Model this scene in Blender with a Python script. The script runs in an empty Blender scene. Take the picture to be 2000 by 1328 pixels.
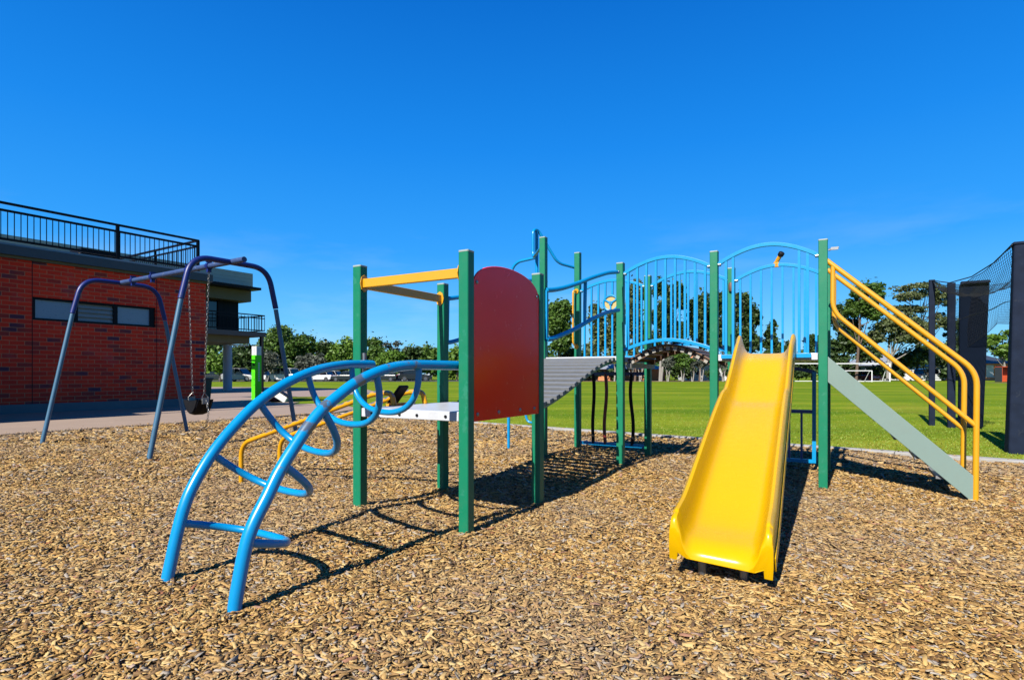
import bpy, math, random
import numpy as np
from mathutils import Vector, Matrix

SC = bpy.context.scene
COL = SC.collection
RNG = np.random.default_rng(7)
random.seed(7)
R = math.radians

# ------------------------------------------------------------------ camera geometry
F, CX, HY, HC = 1120.0, 1000.0, 730.0, 1.25
def at(px, py, Y):                      # photo point at distance Y -> place
    return Vector(((px-CX)/F*Y, Y, HC+(HY-py)/F*Y))
def gnd(px, py, z=0.0):
    Y = (HC-z)*F/(py-HY)
    return Vector(((px-CX)/F*Y, Y, z))
def on_plane(px, py, P, Q):             # on the vertical plane through P and Q
    dx = (px-CX)/F
    ex, ey = Q[0]-P[0], Q[1]-P[1]
    t = (dx*P[1]-P[0])/(ex-dx*ey)
    return at(px, py, P[1]+t*ey)

# play structure axes
ANG = R(30.3)
U = Vector((math.sin(ANG), math.cos(ANG), 0)); V = Vector((math.cos(ANG), -math.sin(ANG), 0)); ZV = Vector((0, 0, 1))
B0 = Vector((-.354, 4.45, 0))
def PG(u, v, z=0.0): return B0+U*u+V*v+ZV*z
W2 = -1.13
UD, UG, UH = 1.19, 3.51, 4.70
VI, VJ = 1.173, 2.323
def on_v(px, py, v): return on_plane(px, py, PG(0, v), PG(1, v))
def on_u(px, py, u): return on_plane(px, py, PG(u, 0), PG(u, 1))

# ------------------------------------------------------------------ nodes / materials
def nn(t, typ, **kw):
    n = t.nodes.new(typ)
    for k, v in kw.items(): setattr(n, k, v)
    return n
def lk(t, a, b): t.links.new(a, b)
def mixc(t, fac, a, b, mode='MIX'):
    m = nn(t, 'ShaderNodeMix', data_type='RGBA', blend_type=mode)
    for sock, val in ((m.inputs[0], fac), (m.inputs[6], a), (m.inputs[7], b)):
        if isinstance(val, (int, float)): sock.default_value = val
        elif isinstance(val, (tuple, list)): sock.default_value = (*val[:3], 1)
        else: lk(t, val, sock)
    return m.outputs[2]
def mth(t, op, a, b=None, c=None):
    m = nn(t, 'ShaderNodeMath', operation=op)
    for s, v in zip(m.inputs, (a, b, c)):
        if v is None: continue
        if isinstance(v, (int, float)): s.default_value = v
        else: lk(t, v, s)
    return m.outputs[0]
def ramp(t, fac, stops, interp='LINEAR'):
    r = nn(t, 'ShaderNodeValToRGB'); r.color_ramp.interpolation = interp
    e = r.color_ramp.elements
    while len(e) < len(stops): e.new(.5)
    for el, (p, c) in zip(e, stops):
        el.position = p; el.color = (*c, 1) if len(c) == 3 else c
    lk(t, fac, r.inputs[0]); return r.outputs[0]
def noise(t, vec, scale, detail=4, rough=.55):
    n = nn(t, 'ShaderNodeTexNoise'); n.inputs['Scale'].default_value = scale
    n.inputs['Detail'].default_value = detail; n.inputs['Roughness'].default_value = rough
    if vec is not None: lk(t, vec, n.inputs['Vector'])
    return n.outputs['Fac']
def base_mat(name):
    m = bpy.data.materials.new(name); m.use_nodes = True
    t = m.node_tree; b = t.nodes['Principled BSDF']
    return m, t, b
def wpos(t): return nn(t, 'ShaderNodeNewGeometry').outputs['Position']
def bump(t, b, h, strength=.3, dist=.01):
    n = nn(t, 'ShaderNodeBump'); n.inputs['Strength'].default_value = strength; n.inputs['Distance'].default_value = dist
    lk(t, h, n.inputs['Height']); lk(t, n.outputs[0], b.inputs['Normal'])
def pm(name, col, rough=.4, metal=0.0, var=.12, vscale=3.0, fade=None, coat=0.0, bmp=0.0, bscale=60, spec=.5, dirt=0.0):
    m, t, b = base_mat(name); ka = KA if max(col) < .6 or min(col) < .3 else .55
    col = [min(.8, x*ka) for x in col]; fade = [x*ka for x in fade] if fade else None
    p = wpos(t)
    c = mixc(t, noise(t, p, vscale, 5), [x*(1-var) for x in col], [min(1, x*(1+var)) for x in col])
    if fade: c = mixc(t, mth(t, 'MULTIPLY', mth(t, 'GREATER_THAN', noise(t, p, 9, 6, .7), .62), .5), c, fade)
    if dirt: c = mixc(t, mth(t, 'MULTIPLY', ramp(t, noise(t, p, 5, 8, .75), [(.5, (0, 0, 0)), (.75, (1, 1, 1))]), dirt), c, (.12, .09, .06))
    lk(t, c, b.inputs['Base Color'])
    rr = mth(t, 'ADD', mth(t, 'MULTIPLY', noise(t, p, 14, 5), .2), rough-.1)
    lk(t, rr, b.inputs['Roughness'])
    b.inputs['Metallic'].default_value = metal
    b.inputs['Specular IOR Level'].default_value = spec
    b.inputs['Coat Weight'].default_value = coat; b.inputs['Coat Roughness'].default_value = .12
    if bmp: bump(t, b, noise(t, p, bscale, 4), bmp, .004)
    return m
def worn_mat(name, col, worn, rough=.3):
    """paint rubbed through where the 'wear' attribute says hands and feet have rubbed it"""
    m, t, b = base_mat(name); col = [x*KA for x in col]; worn = [x*KA for x in worn]
    p = wpos(t)
    c = mixc(t, noise(t, p, 4, 5), [x*.9 for x in col], [min(1, x*1.08) for x in col])
    a = nn(t, 'ShaderNodeAttribute', attribute_name='wear').outputs['Fac']
    k = mth(t, 'ADD', a, mth(t, 'MULTIPLY', mth(t, 'SUBTRACT', noise(t, p, 22, 7, .7), .5), 1.5))
    k = ramp(t, k, [(.48, (0, 0, 0)), (.6, (1, 1, 1))])
    k = mth(t, 'MULTIPLY', k, mth(t, 'GREATER_THAN', a, .02))
    c = mixc(t, k, c, worn); lk(t, c, b.inputs['Base Color'])
    lk(t, mth(t, 'MULTIPLY', k, .6), b.inputs['Metallic'])
    lk(t, mth(t, 'ADD', mth(t, 'MULTIPLY', noise(t, p, 16, 5), .16), rough-.08), b.inputs['Roughness'])
    b.inputs['Coat Weight'].default_value = .15; b.inputs['Coat Roughness'].default_value = .15; b.inputs['Specular IOR Level'].default_value = .35
    return m

M = {}
KA = .42                               # albedo level that goes with the exposure below
M['green'] = pm('post_green', (.005, .27, .135), .45, spec=.3, dirt=.1, var=.14, vscale=4, fade=(.05, .34, .22), bmp=.05)
M['cap'] = pm('cap_grey', (.42, .52, .5), .6, var=.2, vscale=20)
M['blue'] = worn_mat('pipe_blue', (.001, .385, .86), (.28, .36, .45))
M['bluebar'] = pm('bar_blue', (.001, .40, .86), .38, spec=.3, var=.08, coat=.1)
M['blueshade'] = pm('bar_blue_shaded', (.01, .09, .42), .4, var=.1)  # bar blue with the shade under the decks put into its colour
M['yellow'] = pm('pipe_yellow', (1.0, .475, .008), .38, var=.08, coat=.2)
M['yellowworn'] = worn_mat('pipe_yellow_worn', (1.0, .475, .008), (.42, .44, .47))
M['slide'] = pm('slide_yellow', (.97, .55, .001), .27, var=.04, vscale=1.5, coat=.04, spec=.2)
M['red'] = pm('panel_red', (1.75, .004, .004), .24, var=.05, spec=.32, bmp=.05, bscale=180)
M['steel'] = pm('galvanised', (.5, .51, .52), .38, metal=.9, var=.15, vscale=25)
M['deckw'] = pm('deck_pale', (.62, .64, .68), .38, var=.06, spec=.5, dirt=.25)
M['slat'] = pm('slat_grey', (.27, .28, .295), .5, var=.18, vscale=12, dirt=.2)
M['rubber'] = pm('rubber_black', (.010, .011, .015), .6, spec=.15, var=.3, vscale=20)
M['wood'] = pm('slat_brown', (.16, .075, .03), .6, var=.3, vscale=8)
M['pale'] = pm('block_pale', (.5, .46, .39), .6, var=.1)
M['sage'] = pm('stringer_sage', (.27, .385, .345), .55, spec=.3, var=.06, vscale=2, dirt=.12)
M['darkred'] = pm('bar_red', (.26, .02, .015), .45)
M['swingdark'] = pm('swing_indigo', (.010, .028, .22), .42, spec=.3, var=.25, vscale=6, fade=(.05, .09, .2))
M['crossbar'] = pm('crossbar_blue', (.06, .11, .28), .5, spec=.2, var=.25, vscale=8, fade=(.24, .28, .36))
M['swingleg'] = pm('swing_leg_blue', (.055, .19, .33), .45, var=.25, vscale=2, fade=(.14, .22, .29))
M['chain'] = pm('chain_zinc', (.36, .35, .34), .4, metal=.85, var=.3, vscale=60)
M['plate'] = pm('seat_plate', (.55, .52, .46), .5, metal=.3)
M['black'] = pm('black_paint', (.007, .007, .013), .45, spec=.12, var=.3)
M['kerb'] = pm('kerb_concrete', (.52, .50, .47), .85, var=.2, vscale=6, bmp=.4, bscale=90)
M['plinth'] = pm('plinth_concrete', (.22, .24, .25), .85, var=.15, vscale=4, bmp=.2)
M['slab'] = pm('slab_grey', (.11, .12, .125), .8)
M['fascia'] = pm('fascia_grey', (.055, .065, .085), .5, var=.1)
M['cream'] = pm('cream_board', (.2, .18, .095), .7, var=.08)
M['roofpale'] = pm('roof_pale', (.42, .45, .5), .5)
M['white'] = pm('white_paint', (.78, .78, .78), .45, var=.05)
M['column'] = pm('column_grey', (.5, .54, .62), .55, var=.06)
M['darkglass'] = pm('dark_glass', (.006, .008, .02), .08, var=.1, spec=.7)
M['frost'] = pm('frosted_glass', (.34, .46, .58), .3, var=.06, vscale=2)
M['louvre'] = pm('louvre_glass', (.42, .42, .36), .3, var=.1)
M['lime'] = pm('sign_lime', (.15, 1.25, .015), .4, spec=.2, var=.04)
M['pad'] = pm('net_pad', (.008, .016, .036), .85, spec=.06, var=.25, vscale=5, bmp=.15)
M['padpost'] = pm('net_post', (.016, .026, .055), .75, spec=.08, var=.5, vscale=7, fade=(.045, .055, .075))
M['net'] = pm('net_cord', (.006, .007, .012), .8)
M['bin'] = pm('bin_green', (.006, .04, .03), .45)
M['tan'] = pm('tan_board', (.45, .30, .14), .7)
M['bagred'] = pm('bag_red', (.5, .05, .04), .6)
M['paleyellow'] = pm('wheel_cream', (.75, .58, .22), .4)
M['orange'] = pm('skip_orange', (.75, .10, .02), .5)
M['tyre'] = pm('tyre', (.012, .012, .012), .8)
M['rim'] = pm('rim', (.4, .4, .42), .3, metal=.8)

# wood chips: colour varies chip by chip
def chip_mat(name, ground=False):
    m, t, b = base_mat(name)
    p = wpos(t)
    if ground:
        v = nn(t, 'ShaderNodeTexVoronoi'); v.inputs['Scale'].default_value = 38; lk(t, p, v.inputs['Vector'])
        sp = nn(t, 'ShaderNodeSeparateColor'); lk(t, v.outputs['Color'], sp.inputs[0]); rnd = sp.outputs[0]
    else:
        rnd = nn(t, 'ShaderNodeNewGeometry').outputs['Random Per Island']
    k = (.38 if ground else 1.27)*KA  # bed colour darkened to stand in for shade in gaps between chips
    cs = [(0, (.11, .055, .02)), (.12, (.24, .13, .04)), (.3, (.48, .265, .078)), (.55, (.63, .38, .115)), (.72, (.72, .465, .16)), (.86, (.80, .58, .245)),
          (.90, (.40, .345, .28)), (.96, (.56, .49, .40)), (1, (.40, .13, .05))]
    c = ramp(t, rnd, [(q, tuple(min(.95, x*k) for x in cc)) for q, cc in cs])
    big = noise(t, p, .55, 4)
    c = mixc(t, ramp(t, big, [(.42, (0, 0, 0)), (.7, (.5, .5, .5))]), c, (.44*KA, .37*KA, .29*KA))
    g = noise(t, p, 170, 3)
    c = mixc(t, mth(t, 'MULTIPLY', g, .3), c, (.2*KA, .10*KA, .04*KA))
    lk(t, c, b.inputs['Base Color']); b.inputs['Roughness'].default_value = .75
    b.inputs['Specular IOR Level'].default_value = .25
    bump(t, b, noise(t, p, 90, 4), .4, .006)
    return m
M['chip'] = chip_mat('wood_chip'); M['mulch'] = chip_mat('mulch_bed', True)

def grass_mat():
    m, t, b = base_mat('field_grass'); p = wpos(t)
    mp = nn(t, 'ShaderNodeMapping'); mp.inputs['Scale'].default_value = (.12, 1.2, 1); lk(t, p, mp.inputs['Vector'])
    mp.inputs['Rotation'].default_value = (0, 0, R(4))
    a = noise(t, mp.outputs[0], .35, 6, .6); f = noise(t, p, 3.2, 6, .7); h = noise(t, p, 45, 3)
    c = ramp(t, a, [(.36, (.12, .275, .012)), (.48, (.24, .41, .02)), (.58, (.38, .51, .045))])
    c = mixc(t, ramp(t, f, [(.42, (0, 0, 0)), (.7, (.9, .9, .9))]), c, (.38, .40, .07))
    pt_ = noise(t, p, .16, 6, .65); c = mixc(t, ramp(t, pt_, [(.42, (0, 0, 0)), (.62, (.6, .6, .6))]), c, (.15, .30, .02)); c = mixc(t, ramp(t, pt_, [(.3, (.6, .6, .6)), (.44, (0, 0, 0))]), c, (.44, .42, .10))
    sp = nn(t, 'ShaderNodeSeparateXYZ'); lk(t, p, sp.inputs[0])
    near = ramp(t, mth(t, 'DIVIDE', sp.outputs[1], 30), [(.3, (.55, .55, .55)), (.6, (0, 0, 0))])
    c = mixc(t, mth(t, 'MULTIPLY', near, f), c, (.58, .54, .12))
    c = mixc(t, mth(t, 'MULTIPLY', h, .3), c, (.09, .18, .01))
    c = mixc(t, 1.0, c, (KA*.94, KA*.90, KA*.5), 'MULTIPLY'); lk(t, c, b.inputs['Base Color']); b.inputs['Roughness'].default_value = .95; b.inputs['Specular IOR Level'].default_value = .03
    bump(t, b, noise(t, p, 30, 5, .7), .35, .03)
    return m
M['grass'] = grass_mat()
def blade_mat():
    m, t, b = base_mat('grass_blade')
    r = nn(t, 'ShaderNodeNewGeometry').outputs['Random Per Island']
    c = ramp(t, r, [(0, (.16, .32, .012)), (.5, (.27, .46, .02)), (.8, (.38, .48, .06)), (1, (.5, .46, .15))])
    c = mixc(t, 1.0, c, (KA*.93, KA*.9, KA*.47), 'MULTIPLY'); lk(t, c, b.inputs['Base Color']); b.inputs['Roughness'].default_value = .7
    return m
M['blade'] = blade_mat()
def leaf_mat(name, a, bb, c3):
    m, t, b = base_mat(name); a, bb, c3 = [[x*KA*1.55 for x in q] for q in (a, bb, c3)]
    r = nn(t, 'ShaderNodeNewGeometry').outputs['Random Per Island']
    c = ramp(t, r, [(0, a), (.55, bb), (1, c3)])
    c = mixc(t, noise(t, wpos(t), .35, 3), c, bb, 'MIX')
    lk(t, c, b.inputs['Base Color']); b.inputs['Roughness'].default_value = .55; b.inputs['Specular IOR Level'].default_value = .3
    tr = nn(t, 'ShaderNodeBsdfTranslucent'); lk(t, c, tr.inputs[0])
    mx = nn(t, 'ShaderNodeMixShader'); mx.inputs[0].default_value = .2
    lk(t, b.outputs[0], mx.inputs[1]); lk(t, tr.outputs[0], mx.inputs[2]); lk(t, mx.outputs[0], t.nodes['Material Output'].inputs[0])
    return m
M['leafdark'] = leaf_mat('leaf_dark', (.02, .045, .012), (.045, .085, .018), (.09, .14, .03))
M['leafmid'] = leaf_mat('leaf_mid', (.03, .08, .012), (.075, .15, .02), (.16, .24, .035))
M['leafolive'] = leaf_mat('leaf_olive', (.05, .075, .03), (.11, .14, .05), (.2, .22, .08))
M['leafgrey'] = leaf_mat('leaf_grey', (.06, .075, .05), (.12, .135, .10), (.2, .21, .17))
M['leafbright'] = leaf_mat('leaf_bright', (.05, .12, .012), (.12, .23, .025), (.24, .33, .05))
M['bark'] = pm('bark_brown', (.17, .11, .075), .85, var=.35, vscale=2)
M['barkdark'] = pm('bark_dark', (.05, .04, .032), .85, var=.35, vscale=2)
M['barkpale'] = pm('bark_pale', (.40, .37, .33), .8, var=.3, vscale=2)

def concrete_mat(name, col, joint=0):
    m, t, b = base_mat(name); p = wpos(t); col = [x*KA for x in col]
    c = mixc(t, noise(t, p, 1.1, 6, .65), [x*.78 for x in col], [min(1, x*1.15) for x in col])
    c = mixc(t, mth(t, 'MULTIPLY', noise(t, p, 60, 3), .25), c, [x*.55 for x in col])
    lk(t, c, b.inputs['Base Color']); b.inputs['Roughness'].default_value = .88
    bump(t, b, noise(t, p, 70, 4), .3, .006)
    return m
M['path'] = concrete_mat('path_concrete', (.52, .375, .275))
M['plaza'] = concrete_mat('plaza_paving', (.50, .36, .29))
M['asphalt'] = concrete_mat('asphalt', (.10, .10, .105))
M['dirt'] = concrete_mat('dirt', (.34, .20, .11))

def brick_mat(name='brick_wall', mortar=(.44, .17, .09)):
    m, t, b = base_mat(name)
    uv = nn(t, 'ShaderNodeUVMap'); uv.uv_map = 'UVMap'
    bw, rh = .37, .1325
    br = nn(t, 'ShaderNodeTexBrick'); br.offset = .5; br.offset_frequency = 2
    lk(t, uv.outputs[0], br.inputs['Vector'])
    br.inputs['Scale'].default_value = 1; br.inputs['Brick Width'].default_value = bw; br.inputs['Row Height'].default_value = rh
    br.inputs['Mortar Size'].default_value = .008; br.inputs['Mortar Smooth'].default_value = .2
    s = nn(t, 'ShaderNodeSeparateXYZ'); lk(t, uv.outputs[0], s.inputs[0])
    row = mth(t, 'FLOOR', mth(t, 'DIVIDE', s.outputs[1], rh))
    odd = mth(t, 'MODULO', row, 2.0)
    col = mth(t, 'FLOOR', mth(t, 'ADD', mth(t, 'DIVIDE', s.outputs[0], bw), mth(t, 'MULTIPLY', mth(t, 'SUBTRACT', 1.0, odd), .5)))
    cb = nn(t, 'ShaderNodeCombineXYZ'); lk(t, col, cb.inputs[0]); lk(t, row, cb.inputs[1])
    wn = nn(t, 'ShaderNodeTexWhiteNoise', noise_dimensions='2D'); lk(t, cb.outputs[0], wn.inputs['Vector'])
    cl = noise(t, uv.outputs[0], .55, 3)
    k = mth(t, 'ADD', wn.outputs[0], mth(t, 'MULTIPLY', mth(t, 'SUBTRACT', cl, .5), .55))
    c = ramp(t, k, [(.0, (.74, .042, .016)), (.45, (.66, .034, .015)), (.78, (.50, .030, .018)), (.9, (.26, .035, .028)), (.97, (.08, .03, .05))])
    c = mixc(t, mth(t, 'MULTIPLY', noise(t, uv.outputs[0], 30, 4), .35), c, (.14, .025, .015))
    st = ramp(t, noise(t, uv.outputs[0], .8, 5, .65), [(.55, (0, 0, 0)), (.78, (.35, .35, .35))])
    c = mixc(t, st, c, (.30, .12, .13))
    c = mixc(t, br.outputs['Fac'], c, mortar); lk(t, c, b.inputs['Base Color'])
    b.inputs['Roughness'].default_value = .85; b.inputs['Specular IOR Level'].default_value = .1
    bump(t, b, mth(t, 'SUBTRACT', 1.0, br.outputs['Fac']), .6, .012)
    return m
M['brick'] = brick_mat()
def siding_mat():
    m, t, b = base_mat('weatherboard')
    s = nn(t, 'ShaderNodeSeparateXYZ'); lk(t, wpos(t), s.inputs[0])
    fr = mth(t, 'FRACT', mth(t, 'DIVIDE', s.outputs[2], .24))
    g = mth(t, 'GREATER_THAN', fr, .93)
    c = mixc(t, noise(t, wpos(t), 2, 4), (.21, .245, .22), (.27, .30, .27)); c = mixc(t, g, c, (.08, .10, .09))
    lk(t, c, b.inputs['Base Color']); b.inputs['Roughness'].default_value = .6; bump(t, b, fr, .4, .02)
    return m
M['siding'] = siding_mat()
def tile_mat():
    m, t, b = base_mat('roof_tiles'); p = wpos(t)
    c = mixc(t, noise(t, p, 4, 4), (.42, .13, .05), (.55, .22, .10)); lk(t, c, b.inputs['Base Color']); b.inputs['Roughness'].default_value = .8
    return m
M['tiles'] = tile_mat()
def car_paint(name, c): return pm(name, c, .25, var=.03, coat=.8, spec=.5)
M['carwhite'] = car_paint('car_white', (.72, .73, .75)); M['carsilver'] = car_paint('car_silver', (.45, .46, .46))
M['carblack'] = car_paint('car_black', (.012, .012, .014)); M['carblue'] = car_paint('car_blue', (.06, .10, .20)); M['carred'] = car_paint('car_red', (.5, .012, .012))

# ------------------------------------------------------------------ mesh builder
def root_loc(o):
    v = Vector((0, 0, 0))
    while o is not None: v += o.location; o = o.parent
    return v
class MB:
    def __init__(s): s.v = []; s.f = []; s.w = []; s.uv = []
    def add(s, vs, fs, w=0.0):
        n = len(s.v); s.v += [tuple(p) for p in vs]; s.f += [tuple(i+n for i in f) for f in fs]
        s.w += (list(w) if hasattr(w, '__len__') else [w]*len(vs)); return s
    def obox(s, c, ax, ay, az, sx, sy, sz, ch=0.0):
        """box at centre c, axes and full sizes; ch = chamfer of the four edges along az"""
        c = Vector(c); ax, ay, az = Vector(ax), Vector(ay), Vector(az)
        x, y, z = sx/2, sy/2, sz/2
        if ch <= 0: ring = [(-x, -y), (x, -y), (x, y), (-x, y)]
        else: ring = [(-x+ch, -y), (x-ch, -y), (x, -y+ch), (x, y-ch), (x-ch, y), (-x+ch, y), (-x, y-ch), (-x, -y+ch)]
        n = len(ring); vs = [c+ax*a+ay*b-az*z for a, b in ring]+[c+ax*a+ay*b+az*z for a, b in ring]
        fs = [tuple(range(n))[::-1], tuple(range(n, 2*n))]+[(i, (i+1) % n, n+(i+1) % n, n+i) for i in range(n)]
        return s.add(vs, fs)
    def box(s, c, sx, sy, sz): return s.obox(c, (1, 0, 0), (0, 1, 0), (0, 0, 1), sx, sy, sz)
    def pbox(s, c, su, sv, sz, ch=0.0): return s.obox(c, U, V*-1, ZV, su, sv, sz, ch)
    def tube(s, pts, r, n=10, closed=False, caps=True, w=0.0, uponly=False):
        pts = [Vector(p) for p in pts]; m = len(pts)
        rs = r if hasattr(r, '__len__') else [r]*m
        tan = []
        for i in range(m):
            if closed: d = pts[(i+1) % m]-pts[i-1]
            else: d = pts[min(i+1, m-1)]-pts[max(i-1, 0)]
            tan.append(d.normalized() if d.length > 1e-9 else Vector((0, 0, 1)))
        a = Vector((0, 0, 1)) if abs(tan[0].z) < .9 else Vector((1, 0, 0))
        nrm = (a-tan[0]*a.dot(tan[0])).normalized(); vs = []; ws = []
        for i in range(m):
            nrm = (nrm-tan[i]*nrm.dot(tan[i])).normalized(); bi = tan[i].cross(nrm)
            for k in range(n):
                th = 2*math.pi*k/n
                vs.append(pts[i]+nrm*(rs[i]*math.cos(th))+bi*(rs[i]*math.sin(th)))
                wv = w[i] if hasattr(w, '__len__') else w
                if uponly and (vs[-1]-pts[i]).z < rs[i]*.25: wv *= .25
                ws.append(wv)
        fs = []
        for i in range(m if closed else m-1):
            j = (i+1) % m
            for k in range(n): fs.append((i*n+k, i*n+(k+1) % n, j*n+(k+1) % n, j*n+k))
        if caps and not closed: fs += [tuple(range(n))[::-1], tuple(range((m-1)*n, m*n))]
        return s.add(vs, fs, ws)
    def bar(s, a, b, w, h):                # rectangular bar a->b, w across, h up
        a, b = Vector(a), Vector(b); d = (b-a).normalized()
        x = d.cross(ZV)
        x = x.normalized() if x.length > 1e-6 else U.copy()
        y = x.cross(d).normalized()
        return s.obox((a+b)/2, x, y, d, w, h, (b-a).length)
    def sweep_rect(s, pts, side, w, h):    # flat bar bent along pts, w along 'side', h the other way
        pts = [Vector(p) for p in pts]; side = Vector(side).normalized(); vs = []; m = len(pts)
        for i in range(m):
            d = (pts[min(i+1, m-1)]-pts[max(i-1, 0)]).normalized(); up = side.cross(d).normalized()
            for a, b in ((-1, -1), (1, -1), (1, 1), (-1, 1)): vs.append(pts[i]+side*(a*w/2)+up*(b*h/2))
        fs = [(0, 1, 2, 3), tuple((m-1)*4+k for k in (3, 2, 1, 0))]
        for i in range(m-1):
            for k in range(4): fs.append((i*4+k, (i+1)*4+k, (i+1)*4+(k+1) % 4, i*4+(k+1) % 4))
        return s.add(vs, fs)
    def lathe(s, c, prof, n=16, axis=None):
        c = Vector(c); az = Vector(axis).normalized() if axis is not None else ZV
        ax = (Vector((1, 0, 0)) if abs(az.x) < .9 else Vector((0, 1, 0))); ax = (ax-az*ax.dot(az)).normalized(); ay = az.cross(ax)
        vs = [c+ax*(r*math.cos(2*math.pi*k/n))+ay*(r*math.sin(2*math.pi*k/n))+az*z for r, z in prof for k in range(n)]
        fs = [(i*n+k, i*n+(k+1) % n, (i+1)*n+(k+1) % n, (i+1)*n+k) for i in range(len(prof)-1) for k in range(n)]
        fs += [tuple(range(n))[::-1], tuple(range((len(prof)-1)*n, len(prof)*n))]
        return s.add(vs, fs)
    def prism(s, poly, d):                 # planar polygon pushed along d
        poly = [Vector(p) for p in poly]; d = Vector(d); n = len(poly)
        vs = poly+[p+d for p in poly]
        return s.add(vs, [tuple(range(n))[::-1], tuple(range(n, 2*n))]+[(i, (i+1) % n, n+(i+1) % n, n+i) for i in range(n)])
    def build(s, name, mat, parent=None, smooth=False, uvs=None, bev=0.0):
        me = bpy.data.meshes.new(name); off = root_loc(parent)
        me.from_pydata([(x-off.x, y-off.y, z-off.z) for x, y, z in s.v], [], s.f)
        me.materials.append(mat)
        if any(s.w):
            at_ = me.attributes.new('wear', 'FLOAT', 'POINT'); at_.data.foreach_set('value', np.array(s.w, dtype=np.float32))
        if uvs is not None:
            l = me.uv_layers.new(name='UVMap')
            for lp in me.loops: l.data[lp.index].uv = uvs[lp.vertex_index]
        import bmesh
        bm = bmesh.new(); bm.from_mesh(me); bmesh.ops.recalc_face_normals(bm, faces=bm.faces); bm.to_mesh(me); bm.free()
        if smooth:
            me.polygons.foreach_set('use_smooth', [True]*len(me.polygons))
        o = bpy.data.objects.new(name, me); COL.objects.link(o); o.parent = parent
        if smooth: 
            me.set_sharp_from_angle(angle=R(38))
        if bev:
            b = o.modifiers.new('bevel', 'BEVEL'); b.width = bev; b.segments = 2; b.limit_method = 'ANGLE'
        return o
def tag(o, label=None, cat=None, group=None, kind=None):
    if label: o['label'] = label
    if cat: o['category'] = cat
    if group: o['group'] = group
    if kind: o['kind'] = kind
    return o
def empty(name, loc, label=None, cat=None, group=None):
    o = bpy.data.objects.new(name, None); COL.objects.link(o); o.location = loc; o.empty_display_size = .2
    return tag(o, label, cat, group)
def fastmesh(name, verts, quads, mat, parent=None, tri=False):
    k = 3 if tri else 4
    me = bpy.data.meshes.new(name); me.vertices.add(len(verts)); me.vertices.foreach_set('co', np.asarray(verts, dtype=np.float32).ravel())
    nf = len(quads); me.loops.add(nf*k); me.loops.foreach_set('vertex_index', np.asarray(quads, dtype=np.int32).ravel())
    me.polygons.add(nf); me.polygons.foreach_set('loop_start', np.arange(0, nf*k, k, dtype=np.int32))
    me.update(calc_edges=True); me.materials.append(mat)
    o = bpy.data.objects.new(name, me); COL.objects.link(o); o.parent = parent
    return o
def smooth_path(pts, k=5):
    P = [Vector(p) for p in pts]; out = []
    for i in range(len(P)-1):
        a, b, c, d = P[max(i-1, 0)], P[i], P[i+1], P[min(i+2, len(P)-1)]
        for j in range(k):
            t = j/k
            out.append(.5*((2*b)+(c-a)*t+(2*a-5*b+4*c-d)*t*t+(3*b-a-3*c+d)*t**3))
    out.append(P[-1]); return out
def fillet(pts, r, k=6):                # polyline with rounded corners
    P = [Vector(p) for p in pts]; out = [P[0]]
    for i in range(1, len(P)-1):
        a, b, c = P[i-1], P[i], P[i+1]
        d1, d2 = (a-b), (c-b); l = min(r, d1.length*.45, d2.length*.45)
        p, q = b+d1.normalized()*l, b+d2.normalized()*l
        for j in range(k+1):
            t = j/k; out.append(p*(1-t)**2+b*(2*t*(1-t))+q*t*t)
    out.append(P[-1]); return out

# ------------------------------------------------------------------ ground
def sstep(t): t = np.clip(t, 0, 1); return t*t*(3-2*t)
def gz(x, y):                            # the mulch bed
    x = np.asarray(x, float); y = np.asarray(y, float)
    z = .012*np.sin(1.7*x+.6*y+1)+.010*np.sin(2.9*y-1.1*x)+.006*np.sin(6.1*x+4.3*y)
    for cx, cy, h, s in ((-1.36, 5.02, .055, .55), (.44, 8.05, .05, .8), (1.04, 9.05, .035, .8), (-3, 9, .04, 2.2), (3.42, 6.31, -.03, .6), (-.35, 4.4, -.012, .5), (-7, 11, .03, 3)):
        z = z+h*np.exp(-((x-cx)**2+(y-cy)**2)/(2*s*s))
    for cx, cy, h in FEET: z = z+h*np.exp(-((x-cx)**2+(y-cy)**2)/.012)
    return z
FEET = [(p.x, p.y, .022) for p in (PG(0, 0), PG(0, W2), PG(UD, 0), PG(UD, W2), PG(UG, 0), PG(UH, 0), PG(UG, W2), PG(UG, VJ), PG(UG, VI))]+[(-1.45, 2.98, .02), (-2.06, 3.41, .02), (-5.03, 7.93, .025), (-8.17, 9.96, .025)]
def fz(x, y):                            # the playing field
    x = np.asarray(x, float); y = np.asarray(y, float)
    a = -.1+.1*sstep((y-14)/28.0)
    k = sstep((-1.5-x)/5.0)*sstep((60-y)/20.0)*sstep((.3-((x+10.08)*.8211-(y-11.3)*.5708))/2.5)
    return a*(1-k)+.015*k
KD = Vector((.78, -.62, 0)).normalized(); KP = Vector((1.13, 12.65, 0)); KN = Vector((-KD.y, KD.x, 0))   # back kerb line
PD = Vector((.57, .82, 0)).normalized(); PP = Vector((-10.08, 11.3, 0)); PN = Vector((PD.y, -PD.x, 0))
def inside_mulch(x, y, m=0.0):
    a = (x-KP.x)*KN.x+(y-KP.y)*KN.y < m
    b = (x-PP.x)*PN.x+(y-PP.y)*PN.y > -m
    return a & b

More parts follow.
